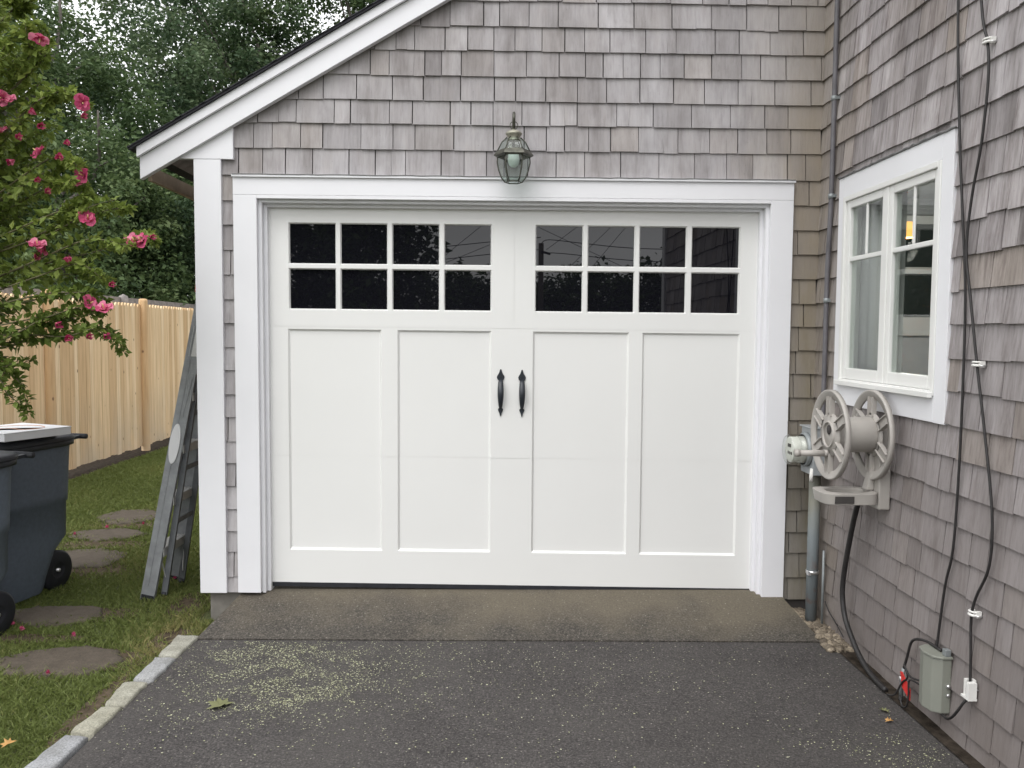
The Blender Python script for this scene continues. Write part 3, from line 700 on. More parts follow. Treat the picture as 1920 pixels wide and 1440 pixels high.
q = MB(); q.lathe([(.068,.0555),(.068,.092),(.064,.094),(.0,.094)], (1.552,-.215,.832), (-1,0,0), 32); q.build('dial_face', plain('dial_face', (.62, .62, .58), .5), mt)
q = MB(); q.box(1.4562, 1.4575, -.238, -.192, .845, .863)
for yy_ in (-.245, -.222, -.199): q.lathe([(.009,0),(.009,.0008),(.0,.0008)], (1.4577,yy_,.815), (-1,0,0), 12)
q.build('dial_marks', M['dark'], mt)
q = MB(); q.tube([(1.552,-.29,.742),(1.548,-.292,.70),(1.548,-.292,.675)], .010, 8); q.build('seal_tag', M['clip'], mt)
pp = thing('service_pipe', (1.60, -.20, -.12), 'upright rusty grey service pipe standing in the gravel under the meter', 'pipe')
q = MB(); q.tube([(1.605,-.20,-.14),(1.605,-.20,.704)], .030, 16)
def pipe_mat():
    m, t, b = mat('rusting_pipe'); z = xyz(t)[2]; n_ = noise(t, 9, 5)
    f = mrange(t, n_, .45, .62, 0, 1)
    f = math_(t, 'MULTIPLY', f, mrange(t, z, .35, .05, 0, .85))
    c = mixc(t, f, (.17, .195, .205), (.19, .085, .055))
    f2 = math_(t, 'MULTIPLY', mrange(t, z, .35, .55, 0, .6), mrange(t, n_, .3, .7, .5, 1))
    c = mixc(t, f2, c, (.22, .19, .11))
    t.links.new(c, b.inputs['Base Color']); b.inputs['Roughness'].default_value = .6; bump(t, b, n_, .3, .004); return m
q.build('pipe', pipe_mat(), pp)
q = MB(); q.lathe([(.030,-.008),(.034,-.008),(.034,.008),(.030,.008)], (1.605,-.20,.17), (0,0,1), 16); q.box(1.565,1.580,-.25,-.222,.163,.177); q.build('pipe_clamp', M['steelpin'], pp)
q = MB(); q.tube([(1.640,-.26,.30),(1.640,-.262,-.12)], .007, 8); q.build('ground_rod', M['galv'], pp)
cd = thing('conduit', (1.642, -.20, .95), 'thin dark grey conduit pipe climbing the corner above the electric meter', 'conduit')
q = MB(); q.tube(smoothpath([(1.641,-.190,.955),(1.641,-.192,1.264),(1.641,-.192,1.77),(1.641,-.213,2.126),(1.641,-.215,2.7),(1.641,-.215,4.25)], 4), .0125, 12); q.build('pipe', plain('grey_conduit', (.12,.115,.125), .55, var=.2), cd)
for z in (1.62, 2.16, 2.66): 
    q = MB(); q.lathe([(.0125,-.012),(.0155,-.012),(.0155,.012),(.0125,.012)], (1.641,-.192 if z < 1.8 else -.213,z), (0,0,1), 12); q.box(1.640,1.666,-.235 if z > 1.8 else -.216,-.222 if z > 1.8 else -.203,z-.008,z+.008); q.build('pipe_strap', M['galv'], cd)
q = MB(); q.tube(smoothpath([(1.650,-.27,.03),(1.648,-.33,-.005),(1.645,-.42,-.03),(1.645,-.52,-.07)], 5), .003, 6)
tag(q.build('ground_wire', M['cable']), 'thin dark wire looping low from the service pipe to the hose', 'wire')

# ------------------------------------------------------------------ hose reel
RY, RZ = -.850, .989
reel = thing('hose_reel', (XW, RY, RZ), 'taupe plastic wall mounted hose reel with two empty spoked wheels', 'hose reel')
def wheel(x, inner):
    q = MB(); ax = (-1,0,0); c = (x,RY,RZ); T = .009
    q.lathe([(.203,-T),(.203,T+.002),(.198,T+.004),(.193,T),(.166,T-.005),(.164,-T+.003)], c, ax, 56, closed=True)
    q.lathe([(.098,-T+.003),(.098,T-.004),(.0,T-.004)], c, ax, 40); q.lathe([(.098,-T+.003),(.0,-T+.003)], c, ax, 40)
    q.lathe([(.060,T-.004),(.060,T+.005),(.054,T+.005),(.054,T-.004)], c, ax, 36)
    for k in range(6):
        a_ = R(90+60*k); dy, dz = math.cos(a_), math.sin(a_)
        q.bar((x,RY+dy*.09,RZ+dz*.09), (x,RY+dy*.178,RZ+dz*.172), .044, .010, (0,-dz,dy))
        for sgn in (-1, 1):
            q.bar((x-.003,RY+dy*.085-sgn*dz*.0205,RZ+dz*.085+sgn*dy*.0205), (x-.003,RY+dy*.178-sgn*dz*.0205,RZ+dz*.172+sgn*dy*.0205), .004, .022, (0,-dz,dy))
    return q.build('wheel', M['reel'], reel)
wheel(1.600, True); fw_ = wheel(1.411, False)
q = MB(); q.lathe([(.078,0),(.081,.004),(.080,.08),(.081,.166),(.078,.172)], (1.592,RY,RZ), (-1,0,0), 40); q.build('drum', M['reel'], reel)
q = MB(); q.lathe([(.022,.0),(.022,.003),(.0,.003)], (1.4045,RY-.004,RZ+.022), (-1,0,0), 10); q.build('hub_hole', M['dark'], fw_)
q = MB(); q.tube([(1.402,RY-.0,RZ-.085),(1.385,RY,RZ-.085)], .016, 12); q.tube([(1.395,RY,RZ-.085),(1.27,RY,RZ-.085)], [.0155,.0135], 14)
q.tube([(1.272,RY,RZ-.085),(1.252,RY,RZ-.085)], [.017,.0175], 12); q.build('crank_handle', M['reel'], reel)
q = MB()   # wall arm and tray
q.box(1.606, XW-.012, RY-.075, RY+.06, .66, .93); q.box(1.63, XW-.012, RY-.05, RY+.05, .93, 1.06)
q.prism([(1.585,RY-.03,.80),(1.607,RY-.03,.86),(1.607,RY-.03,.74),(1.57,RY-.03,.74)], (0,.05,0))
q.build('wall_bracket', M['reel'], reel, .006)
tr = MB(); cx, cz = 1.478, .738; O, I = [], []
for k in range(48):
    t = 2*math.pi*k/48; ex = abs(math.cos(t))**.35*math.copysign(1, math.cos(t)); ey = abs(math.sin(t))**.55*math.copysign(1, math.sin(t))
    O.append((cx+.128*ex, RY-.012+.092*ey)); I.append((cx+.010+.095*abs(math.cos(t))**.8*math.copysign(1, math.cos(t)), RY-.012+.055*ey))
nO = 48; H0, H1 = cz-.052, cz
vs = [(x,y,H1) for x,y in O]+[(x,y,H1) for x,y in I]+[(x+.012*(1 if x < cx else 0),y*.97+RY*.03,H0) for x,y in O]+[(x,y,H0) for x,y in I]
fs = []
for k in range(48):
    l = (k+1) % 48
    fs += [(k,l,48+l,48+k), (k,96+k,96+l,l), (48+k,48+l,144+l,144+k), (96+k,144+k,144+l,96+l)]
tr.add(vs, fs); tr.add([(x, y, H0+.006) for x, y in I], [tuple(range(48))], (.2, .2, .2)); tr.build('tray', M['reel'], reel, .004)  # floor plate added across the tray hole to make it darker
q = MB(); q.box(1.400, 1.485, RY-.1045, RY-.09, .694, .726); q.build('tray_slot', M['dark'], reel)
hose = MB(); hp = smoothpath([(1.60,-.87,.735),(1.60,-.80,.70),(1.60,-.726,.633),(1.60,-.643,.408),(1.60,-.596,.211),(1.60,-.624,.087),(1.60,-.702,.010),(1.602,-.80,-.055),(1.605,-.90,-.092),(1.60,-1.00,-.098),(1.597,-1.07,-.098)], 6)
hose.tube(hp, .0125, 10); tag(hose.build('hose', M['cable']), 'thick black hose hanging from the reel tray down to the ground', 'hose')

# ------------------------------------------------------------------ cables and clips
XC = 1.645
cA = [(-1.35,3.3),(-1.347,2.71),(-1.39,2.222),(-1.434,1.896),(-1.475,1.576),(-1.482,1.178),(-1.477,.894),(-1.46,.624),(-1.415,.466),(-1.375,.217)]
cB = [(-1.43,3.3),(-1.507,2.648),(-1.557,2.48),(-1.57,2.346),(-1.544,2.128),(-1.497,1.945),(-1.476,1.753),(-1.516,1.574),(-1.574,1.331),(-1.632,1.114),(-1.70,.821),(-1.698,.63),(-1.627,.492),(-1.603,.405),(-1.611,.248),(-1.609,.127)]
q = MB(); q.tube(smoothpath([(XC,y,z) for y,z in cA], 5)+[Vector((1.635,-1.372,.19))], .0051, 8)
tag(q.build('cable', M['cable']), 'straighter left black cable running down the shingles into the grey box', 'cable', 'black cables on the shingled wall')
q = MB(); q.tube(smoothpath([(XC-.004,y,z) for y,z in cB]+[(XC-.02,-1.60,.085),(XC-.03,-1.56,.02),(XC-.02,-1.50,-.02),(XC-.015,-1.45,-.022)], 5), .0051, 8)
tag(q.build('cable', M['cable']), 'wavy right black cable held by white clips on the shingled wall', 'cable', 'black cables on the shingled wall')
def clip(y, z, label, big=False):
    t = thing('cable_clip', (XC, y, z), label, 'clip', 'white cable clips on the wall')
    c = MB()
    if big:
        c.box(XC-.022, XC+.01, y-.028, y+.022, z-.040, z-.032); c.box(XC-.022, XC+.008, y-.028, y-.011, z-.0318, z+.026)
        c.box(XC-.012, XC+.012, y+.009, y+.022, z-.0318, z+.026); c.box(XC+.002, XC+.015, y-.0108, y+.0088, z-.03, z+.03)
    else:
        pts = [(XC-.004-.013*math.cos(R(a_)), y+.016*math.sin(R(a_)), z) for a_ in range(-150, 151, 20)]
        c.tube(pts, .0052, 7); c.tube([(p[0], p[1], p[2]+.012) for p in pts], .004, 7); c.box(XC-.004, XC+.014, y-.022, y-.010, z-.006, z+.016)
    c.build('clip_body', M['clip'], t, 0)
    n_ = MB(); n_.tube([(XC-.006,y-.020,z),(XC+.016,y-.024,z-.002)], .003, 6); n_.build('nail', M['steelpin'], t)
clip(-1.557, 2.48, 'white cable clip highest on the wall, near the top of the picture')
clip(-1.574, 1.331, 'white cable clip right of the window bottom on the wavy cable')
clip(-1.615, .425, 'small white cable clip just above the larger clip by the grey box')
clip(-1.609, .150, 'large square white cable clip beside the grey box', True)
# outdoor box
ub = thing('utility_box', (XW, -1.395, .1), 'grey green plastic utility box mounted low on the shingled wall', 'utility box')
q = MB(); xs_ = [(XW-.012,-1.275),(1.625,-1.268),(1.592,-1.285),(1.582,-1.33),(1.592,-1.378),(1.622,-1.398),(XW-.012,-1.398)]
q.prism([(x,y,-.02) for x,y in [(x,y-.065) for x,y in xs_]], (0,0,.215)); q.build('box_body', M['ubox'], ub, .006)
q = MB(); q.prism([(x,y-.065,.1955) for x,y in [(XW-.012,-1.270),(1.622,-1.262),(1.588,-1.282),(1.577,-1.33),(1.588,-1.384),(1.620,-1.404),(XW-.012,-1.404)]], (0,0,.010)); q.build('box_lid', M['ubox'], ub, .003)
for zz, r_ in ((.09, .008), (.055, .006)):
    q = MB(); q.tube([(1.645,-1.463,zz),(1.645,-1.471,zz)], r_, 8); q.build('screw', M['steelpin'], ub)
q = MB(); q.box(1.63,1.652,-1.465,-1.44,.206,.232); q.build('hasp', M['galv'], ub, .002)
q = MB(); q.tube(smoothpath([(1.640,-1.415,.212),(1.635,-1.33,.213),(1.632,-1.25,.195),(1.628,-1.21,.165),(1.625,-1.185,.09),(1.622,-1.17,.04)], 6), .0055, 8)
tag(q.build('cable', M['cable']), 'short black cable arching from the grey box to the pipe fitting', 'cable', 'loose cables by the grey box')
q = MB(); q.tube(smoothpath([(1.62,-1.34,.055),(1.60,-1.265,.045),(1.60,-1.215,.075),(1.605,-1.235,.03),(1.60,-1.20,-.01),(1.59,-1.165,-.075),(1.58,-1.12,-.095)], 6), .004, 7)
q.tube(smoothpath([(1.62,-1.34,.03),(1.60,-1.265,.03),(1.598,-1.262,-.03),(1.598,-1.25,-.085),(1.598,-1.215,-.102),(1.60,-1.185,-.07)], 6), .004, 7)
tag(q.build('wire_loop', M['cable']), 'tangle of thin black wire loops left of the grey box', 'wire')
ft = thing('pipe_fitting', (1.622, -1.165, -.1), 'small metal ground fitting with braided end near the red tag', 'fitting')
q = MB(); q.tube([(1.622,-1.168,.04),(1.620,-1.160,-.02),(1.620,-1.158,-.10)], [.007,.008,.009], 10); q.build('rod', M['galv'], ft)
q = MB(); q.lathe([(.010,-.01),(.013,-.006),(.013,.008),(.010,.012)], (1.620,-1.160,-.01), (0,0,1), 8); q.build('nut', M['steelpin'], ft)
q = MB(); q.prism([(1.604,-1.175,.030),(1.604,-1.19,.032),(1.606,-1.255,-.015),(1.606,-1.255,-.060),(1.604,-1.195,-.03)], (.004,0,0))
tag(q.build('red_tag', M['red']), 'red plastic tag hanging beside the grey box', 'tag')

# ------------------------------------------------------------------ stepladder
lad = thing('stepladder', (-2.12, .5, LZ), 'folded aluminium stepladder leaning against the left side of the garage', 'stepladder')
def ladder():
    lx = lambda z: -2.1625+(z+.157)*(2.1625-1.8105)/(1.593+.157)     # centre of the front rails
    rx = lambda z: -2.078+(z+.128)*(2.078-1.862)/(1.158+.128)        # centre of the rear legs
    yn, yf0 = .33, .725
    yf = lambda z: yf0-.075*(z+.16)
    zt = 1.66
    for k, y0 in enumerate((0, 1)):
        q = MB(); ya = (yn if k == 0 else yf(LZ)); yb = (yn if k == 0 else yf(zt))
        q.bar((lx(LZ+.005),ya,LZ+.005), (lx(zt),yb,zt), .080, .004, (1,0,.2))
        s_ = 1 if k == 0 else -1
        for sg in (-1, 1): q.bar((lx(LZ+.005)+sg*.0385,ya+s_*.014,LZ+.005+sg*-.008), (lx(zt)+sg*.0385,yb+s_*.014,zt-sg*.008), .003, .024, (1,0,.2))
        q.bar((lx(LZ+.1)-.012,ya-s_*.003,LZ+.1), (lx(zt-.1)-.012,yb-s_*.003,zt-.1), .012, .003, (1,0,.2))
        rail = q.build('rail', M['alu'], lad)
        q = MB(); q.bar((lx(LZ)-.002,ya,LZ-.012), (lx(LZ+.05),ya,LZ+.04), .074, .012, (1,0,.2)); q.build('foot', M['rubber'], rail)
        if k == 0:
            q = MB(); ez = .775; vs = [(lx(ez)-.006+.030*math.cos(t)+.100*math.sin(t)*.20, yn-.0085, ez+.118*math.sin(t)) for t in [2*math.pi*i/32 for i in range(32)]]
            q.prism(vs, (0,.0065,0)); q.build('oval_sticker', M['card'], rail)
            q = MB(); q.prism([(lx(1.29)-.020,yn-.0045,1.29),(lx(1.29)+.036,yn-.0045,1.285),(lx(1.46)+.036,yn-.0045,1.46),(lx(1.46)-.020,yn-.0045,1.465)], (0,.0015,0)); q.build('label_sticker', plain('pale_label', (.58,.58,.57), .6, var=.1, scale=40), rail)
    for k in range(2):
        q = MB(); ya = .385 if k == 0 else .66; yb = .37 if k == 0 else .60
        q.bar((rx(LZ+.03),ya,LZ+.03), (rx(1.6),yb,1.6), .034, .022, (1,0,.15)); leg = q.build('rear_leg', M['alu_dark'], lad)
        q = MB(); q.tube([(rx(LZ)-.002,ya,LZ),(rx(LZ+.045),ya,LZ+.045)], [.022,.018], 8); q.build('foot', M['rubber'], leg)
    for z in (.145, .452, .76, 1.07, 1.37):
        q = MB(); x = lx(z)+.004; q.box(x-.042, x+.040, yn+.003, yf(z)-.003, z-.004, z+.004); q.box(x-.042, x-.036, yn+.003, yf(z)-.003, z-.05, z-.0042)
        for i in range(4): q.box(x-.034+i*.02, x-.028+i*.02, yn+.004, yf(z)-.004, z+.0042, z+.007)
        q.box(x+.036, x+.040, yn+.003, yf(z)-.003, z-.045, z-.0042)
        q.build('tread', M['alu_bright'], lad)
    for z in (.30, .62, .95):
        q = MB(); q.bar((rx(z)+.005,.385,z), (rx(z)+.005,.63,z), .028, .012, (0,0,1)); q.build('brace', M['alu_dark'], lad)
    q = MB(); q.bar((lx(.10)+.02,yn+.03,.10), (lx(-.12)+.09,yn+.05,-.05), .010, .004, (0,1,0)); q.build('strut', M['alu_bright'], lad)
    q = MB(); q.bar((lx(.05)+.06,.66,.10), (lx(-.1)+.10,.60,-.06), .010, .004, (0,1,0)); q.build('strut', M['alu_bright'], lad)
    q = MB(); q.bar((lx(1.19)-.02,yn-.004,1.192), (lx(1.19)+.14,yn-.004,1.185), .010, .003, (0,0,1)); q.bar((lx(1.10)+.04,yn-.004,1.18), (lx(.93)+.005,yn-.004,.93), .012, .003, (1,0,0)); q.build('spreader', M['alu'], lad)
    q = MB(); q.prism([(lx(zt)-.048,yn-.02,zt),(-1.755,yn-.02,zt-.01),(-1.755,yn-.02,zt+.05),(lx(zt)-.044,yn-.02,zt+.06)], (0,.36,0)); q.build('top_cap', M['red'], lad, .006)
ladder()

# ------------------------------------------------------------------ wheeled carts
def cart(loc, rz, label):
    c = thing('wheeled_cart', loc, label, 'trash cart', 'blue grey wheeled carts beside the lawn')
    c.rotation_euler.z = rz
    def ring(z, wx, y0, y1, rf, rb):      # rounded plan: front (-y) strongly rounded, back squarer
        P = []; n_ = 40
        for k in range(n_):
            t = 2*math.pi*k/n_; cx_, sy = math.cos(t), math.sin(t); e = rf if sy < 0 else rb
            P.append((wx*math.copysign(abs(cx_)**e, cx_), (y0+y1)/2+(y1-y0)/2*math.copysign(abs(sy)**e, sy), z))
        return P
    def loft(rings, cap0=True, cap1=True):
        q = MB(); n_ = len(rings[0]); vs = [p for r_ in rings for p in r_]
        fs = [(i*n_+k, i*n_+(k+1) % n_, (i+1)*n_+(k+1) % n_, (i+1)*n_+k) for i in range(len(rings)-1) for k in range(n_)]
        q.add(vs, fs, smooth=True)
        if cap0: q.add(rings[0], [tuple(range(n_))[::-1]])
        if cap1: q.add(rings[-1], [tuple(range(n_))])
        return q
    body = loft([ring(.02,.232,-.28,.13,.75,.45), ring(.06,.238,-.292,.15,.75,.45), ring(.25,.250,-.308,.22,.72,.4), ring(.33,.254,-.314,.318,.7,.38), ring(.545,.260,-.32,.322,.7,.38),
                 ring(.552,.268,-.336,.328,.7,.38), ring(.60,.270,-.339,.330,.7,.38), ring(.86,.282,-.355,.335,.68,.36), ring(.90,.285,-.36,.34,.68,.36)]).build('body', M['cart'], c, local=True)
    rim = loft([ring(.895,.288,-.363,.343,.68,.36), ring(.900,.303,-.378,.356,.68,.36), ring(.925,.305,-.38,.358,.68,.36), ring(.93,.300,-.375,.355,.68,.36)]).build('rim', M['cartlid'], c, local=True)
    lid = loft([ring(.932,.308,-.385,.362,.68,.36), ring(.945,.310,-.388,.364,.68,.36), ring(.962,.296,-.37,.35,.68,.36), ring(.975,.24,-.29,.28,.7,.5), ring(.980,.10,-.12,.12,.9,.8)]).build('lid', M['cartlid'], c, local=True)
    q = MB(); q.tube([(-.26,.43,.93),(.26,.43,.93)], .017, 12)
    for x in (-.22, 0, .22): q.bar((x,.34,.925), (x,.43,.93), .03, .018, (1,0,0))
    q.build('handle', M['cartlid'], c, local=True)
    for sx in (-1, 1):
        q = MB(); q.lathe([(.05,-.022),(.108,-.024),(.122,-.014),(.122,.014),(.108,.024),(.05,.022)], (sx*.205,.205,.122), (1,0,0), 32)
        q.lathe([(.05,-.022),(.03,-.014),(.0,-.014)], (sx*.205,.205,.122), (1,0,0), 32); q.lathe([(.05,.022),(.03,.014),(.0,.014)], (sx*.205,.205,.122), (1,0,0), 32)
        wh = q.build('wheel', M['rubber'], c, local=True)
        q = MB(); q.lathe([(.011,-.030),(.011,.030),(.0,.032)], (sx*.205,.205,.122), (1,0,0), 12); q.build('axle_cap', M['steelpin'], wh)
    return c
cart((-3.07, .42, LZ), R(-14), 'blue grey wheeled cart with white box on its dark lid')
cart((-2.955, -.40, LZ), R(-14), 'blue grey wheeled cart cut by the left edge, nearest the camera')
bx = thing('pizza_box', (-2.93, .36, .81), 'flat white cardboard box lying on the cart lid', 'box')
bx.rotation_euler.z = R(-24)
q = MB(); q.box(-.21, .21, -.21, .21, .002, .045); q.build('box_body', M['card'], bx, .002, local=True)
q = MB(); q.box(-.213, .213, -.213, .213, .0455, .050); q.build('box_lid', M['card'], bx, .0015, local=True)
q = MB()
P = smoothpath([(-.17,-.05,0),(-.10,.10,0),(.02,.15,0),(.15,.08,0),(.12,-.03,0),(.0,-.02,0),(-.04,-.12,0),(.10,-.16,0)], 6)
q.prism([(p.x, p.y, .0504) for p in P]+[(p.x+.012, p.y-.016, .0504) for p in reversed(P)], (0,0,.0008))
q.build('printed_mark', M['print'], bx, local=True)

# ------------------------------------------------------------------ fence
fence = thing('wooden_fence', (-4.8, 5, LZ), 'new tan cedar picket fence behind the lawn', 'fence')
fp = [(-4.80+.004*k, 1.88+2.35*k) for k in range(5)]
FT = 1.79
for k in range(4):
    (xa, ya), (xb, yb) = fp[k], fp[k+1]; q = MB(); y = ya+.06
    while y < yb-.05:
        wd = rnd.uniform(.080, .100); x = xa+(xb-xa)*(y-ya)/(yb-ya)+rnd.uniform(-.002, .002); tn = rt_(); h = FT+rnd.uniform(-.004, .004)
        b0 = -.10+rnd.uniform(-.012, .012)
        q.add([(x,y,b0),(x,y+wd,b0),(x,y+wd,h-.045),(x,y+wd*.66,h),(x,y+wd*.34,h),(x,y,h-.045)]+[(x-.018,y,b0),(x-.018,y+wd,b0),(x-.018,y+wd,h-.045),(x-.018,y+wd*.66,h),(x-.018,y+wd*.34,h),(x-.018,y,h-.045)],
              [(0,1,2,3,4,5),(11,10,9,8,7,6)]+[(i,(i+1)%6+0,6+(i+1)%6,6+i) for i in range(6)], tn)
        y += wd+.0035
    for z in (.15, .85, 1.5): q.box(min(xa,xb)-.06, min(xa,xb)-.022, ya+.06, yb-.06, z, z+.08)
    q.build('picket_panel', M['cedar'], fence)
for k, (x, y) in enumerate(fp):
    q = MB(); q.lathe([(.056,-.25),(.056,1.99),(.052,2.02),(.040,2.03),(.0,2.032)], (x+.015,y,LZ), (0,0,1), 16, tone=(.0, .3, .5)); q.build('post', M['cedar'], fence)
old = thing('old_fence', (-5.5, 9, LZ), 'weathered grey rail fence just visible above the new fence', 'fence')
q = MB(); q.bar((-5.5,4,1.86), (-5.35,13,1.84), .12, .03, (0,0,1)); q.build('rail', M['oldwood'], old)
q = MB()
q.lathe([(.075,-.15),(.075,2.02),(.06,2.10),(.0,2.13)], (-5.42,7.45,LZ), (0,0,1), 12); q.build('post', M['oldwood'], old)

# ------------------------------------------------------------------ kerb and stepping stones
KB = [[(-1.707,-.386),(-1.593,-.395),(-1.603,-.671),(-1.703,-.646)], [(-1.700,-.678),(-1.600,-.687),(-1.608,-.940),(-1.699,-.926)], [(-1.725,-.946),(-1.617,-.954),(-1.624,-1.187),(-1.714,-1.168)],
      [(-1.708,-1.192),(-1.627,-1.193),(-1.633,-1.429),(-1.732,-1.407)], [(-1.736,-1.433),(-1.643,-1.439),(-1.652,-1.715),(-1.758,-1.70)]]
KL = ['pale buff granite kerb stone farthest back, touching the apron corner', 'grey granite kerb stone second from the apron', 'buff granite kerb stone in the middle of the five',
      'long buff granite kerb stone before the grey end stone', 'light grey granite kerb stone cut by the bottom of the picture']
KT = [.75, .1, .85, .95, .0]
def slab_mesh(poly, zt, zb, tone, jit, rows=3):
    """irregular stone: subdivided top with a worn rounded edge"""
    n_ = len(poly); P = []
    for i in range(n_):
        a_, b2 = Vector(poly[i]), Vector(poly[(i+1) % n_]); m_ = max(2, int((b2-a_).length/.03))
        for k in range(m_):
            p = a_.lerp(b2, k/m_); P.append((p.x+rnd.gauss(0, jit), p.y+rnd.gauss(0, jit)))
    c = (sum(p[0] for p in P)/len(P), sum(p[1] for p in P)/len(P)); q = MB(); N_ = len(P)
    rings = [[(p[0], p[1], zb) for p in P], [(p[0], p[1], zt-.010) for p in P]]
    for s_, z in ((.94, zt-.002), (.80, zt), (.5, zt+.001)): rings.append([(c[0]+(p[0]-c[0])*s_, c[1]+(p[1]-c[1])*s_, z+rnd.gauss(0, .0015)) for p in P])
    vs = [p for r_ in rings for p in r_]+[(c[0], c[1], zt)]
    fs = [(i*N_+k, i*N_+(k+1) % N_, (i+1)*N_+(k+1) % N_, (i+1)*N_+k) for i in range(len(rings)-1) for k in range(N_)]+[((len(rings)-1)*N_+k, (len(rings)-1)*N_+(k+1) % N_, len(vs)-1) for k in range(N_)]
    q.add(vs, fs, tone, True); return q
for poly, lb, tn in zip(KB, KL, KT):
    cx_ = sum(p[0] for p in poly)/4; cy_ = sum(p[1] for p in poly)/4
    poly = [(cx_+(p[0]-cx_)*.985, cy_+(p[1]-cy_)*.975) for p in poly]
    tag(slab_mesh(poly, -.100, -.28, (tn, .5, .5), .0022).build('kerb_stone', M['granite']), lb, 'kerb stone', 'granite kerb stones along the driveway')
ST = [((-2.58,.06), .27, .17, 'brown stepping stone under the wheels of the carts'), ((-2.20,-.60), .33, .20, 'largest brown stepping stone, nearest the kerb'), ((-3.22,2.55), .30, .26, 'stepping stone farthest back, beside the upper ladder'),
      ((-3.12,1.93), .30, .20, 'middle stepping stone with a pink petal on it'), ((-3.0,1.20), .34, .26, 'stepping stone behind the wheel of the back cart')]
for (x, y), ra, rb_, lb in ST:
    poly = [(x+ra*(1+rnd.uniform(-.22,.18))*math.cos(t), y+rb_*(1+rnd.uniform(-.22,.18))*math.sin(t)) for t in [2*math.pi*(k+rnd.uniform(-.25,.25))/8 for k in range(8)]]
    tag(slab_mesh(poly, -.148, -.26, (rnd.random(), .5, .5), .004).build('stepping_stone', M['slab']), lb, 'stepping stone', 'stepping stones set in the lawn')

# ------------------------------------------------------------------ grass
BARE = [(-2.05,-.55,.30,.16), (-2.30,.10,.22,.12), (-3.05,1.62,.45,.16), (-3.1,2.25,.40,.14), (-2.75,.95,.30,.18), (-1.78,-.30,.12,.20), (-1.80,-1.1,.07,.45), (-2.5,-.28,.35,.07), (-1.9,.25,.12,.25)]
q = MB()
for x, y, ra, rb_ in BARE: 
    P = [(x+ra*(1+rnd.uniform(-.3,.15))*math.cos(t), y+rb_*(1+rnd.uniform(-.3,.15))*math.sin(t), LZ+.007) for t in [2*math.pi*k/14 for k in range(14)]]
    q.add(P, [tuple(range(14))])
struct(q.build('worn_earth', plain('worn_earth', (.085, .066, .047), .95, var=.45, scale=18, bmp=.5, spec=.05)))
def grass(nb):
    P = []
    while sum(len(p) for p in P) < nb:
        n_ = nb; y = -2.2+14*nr.random(n_)**1.9; x = -4.75+3.2*nr.random(n_)
        ok = (x < np.where(y > -.02, -1.745, np.where(y < -.38, -1.735, -1.64-.0*y)))
        ok &= (x > -4.62) & ((x+.1085)/(y+4.53) > -.92)
        for (sx, sy), ra, rb_, lb in ST:
            d2 = ((x-sx)/ra)**2+((y-sy)/rb_)**2; ok &= d2 > .3+1.15*nr.random(n_)**1.6
        for sx, sy, ra, rb_ in BARE:
            d2 = ((x-sx)/ra)**2+((y-sy)/rb_)**2; ok &= d2 > .95*nr.random(n_)**.7-.12
        P.append(np.stack([x[ok], y[ok]], 1))
    P = np.concatenate(P)[:nb]; n_ = len(P)
    pat = .5+.5*np.sin(P[:,0]*2.3+1.3*np.sin(P[:,1]*1.7))*np.sin(P[:,1]*1.9+1.1*np.sin(P[:,0]*2.9))
    dry = np.exp(-(((P[:,0]+1.80)/.22)**2+((P[:,1]+.34)/.28)**2))+.8*np.exp(-(((P[:,0]+1.78)/.08)**2+((P[:,1]+1.0)/1.0)**2))
    h = (.020+.020*nr.random(n_))*(.8+.4*pat); wd = (.0017+.0013*nr.random(n_))*(1+.12*np.clip(P[:,1]+1, 0, 10))
    a_ = nr.random(n_)*6.283; ln = nr.normal(0, .016, (n_, 2))
    B = np.concatenate([P, np.full((n_, 1), LZ-.002)], 1)
    dx = np.stack([np.cos(a_)*wd, np.sin(a_)*wd, 0*a_], 1)
    mid = B+np.concatenate([ln*.4, (h*.6)[:, None]], 1); tip = B+np.concatenate([ln*1.4, h[:, None]], 1)
    V = np.stack([B-dx, B+dx, mid+dx*.7, tip, mid-dx*.7], 1).reshape(-1, 3); F = np.arange(n_*5).reshape(-1, 5)
    tone = np.clip(.15+.42*pat+nr.normal(0, .16, n_)+.75*dry*nr.random(n_), 0, 1)
    T = np.stack([tone, nr.random(n_), tone], 1)
    o = np_mesh('grass', V, F, T, M['grass']); struct(o, 'stuff'); tag(o, 'mown green lawn with dry tan patches beside the driveway', 'grass')
grass(270000)

# ------------------------------------------------------------------ leaf clouds
def leaf_quads(C, size, tones, upbias=.5, asp=.55, D=None):
    n_ = len(C); nv = nr.normal(0, 1, (n_, 3)); nv[:, 2] = np.abs(nv[:, 2])+upbias; nv /= np.linalg.norm(nv, axis=1)[:, None]
    d = nr.normal(0, 1, (n_, 3)) if D is None else D+nr.normal(0, .45, (n_, 3))
    d[:, 2] -= .25; d -= nv*np.sum(d*nv, 1)[:, None]; d /= np.linalg.norm(d, axis=1)[:, None]+1e-9
    s = np.cross(nv, d); L_ = (size*(.65+.7*nr.random(n_)))[:, None]; W = L_*asp
    V = np.stack([C, C+d*L_*.45+s*W*.5+nv*L_*.05, C+d*L_-nv*L_*.10, C+d*L_*.45-s*W*.5+nv*L_*.05], 1).reshape(-1, 3)
    return V, np.arange(n_*4).reshape(-1, 4), np.stack([np.clip(tones, 0, 1), nr.random(n_), nr.random(n_)], 1)
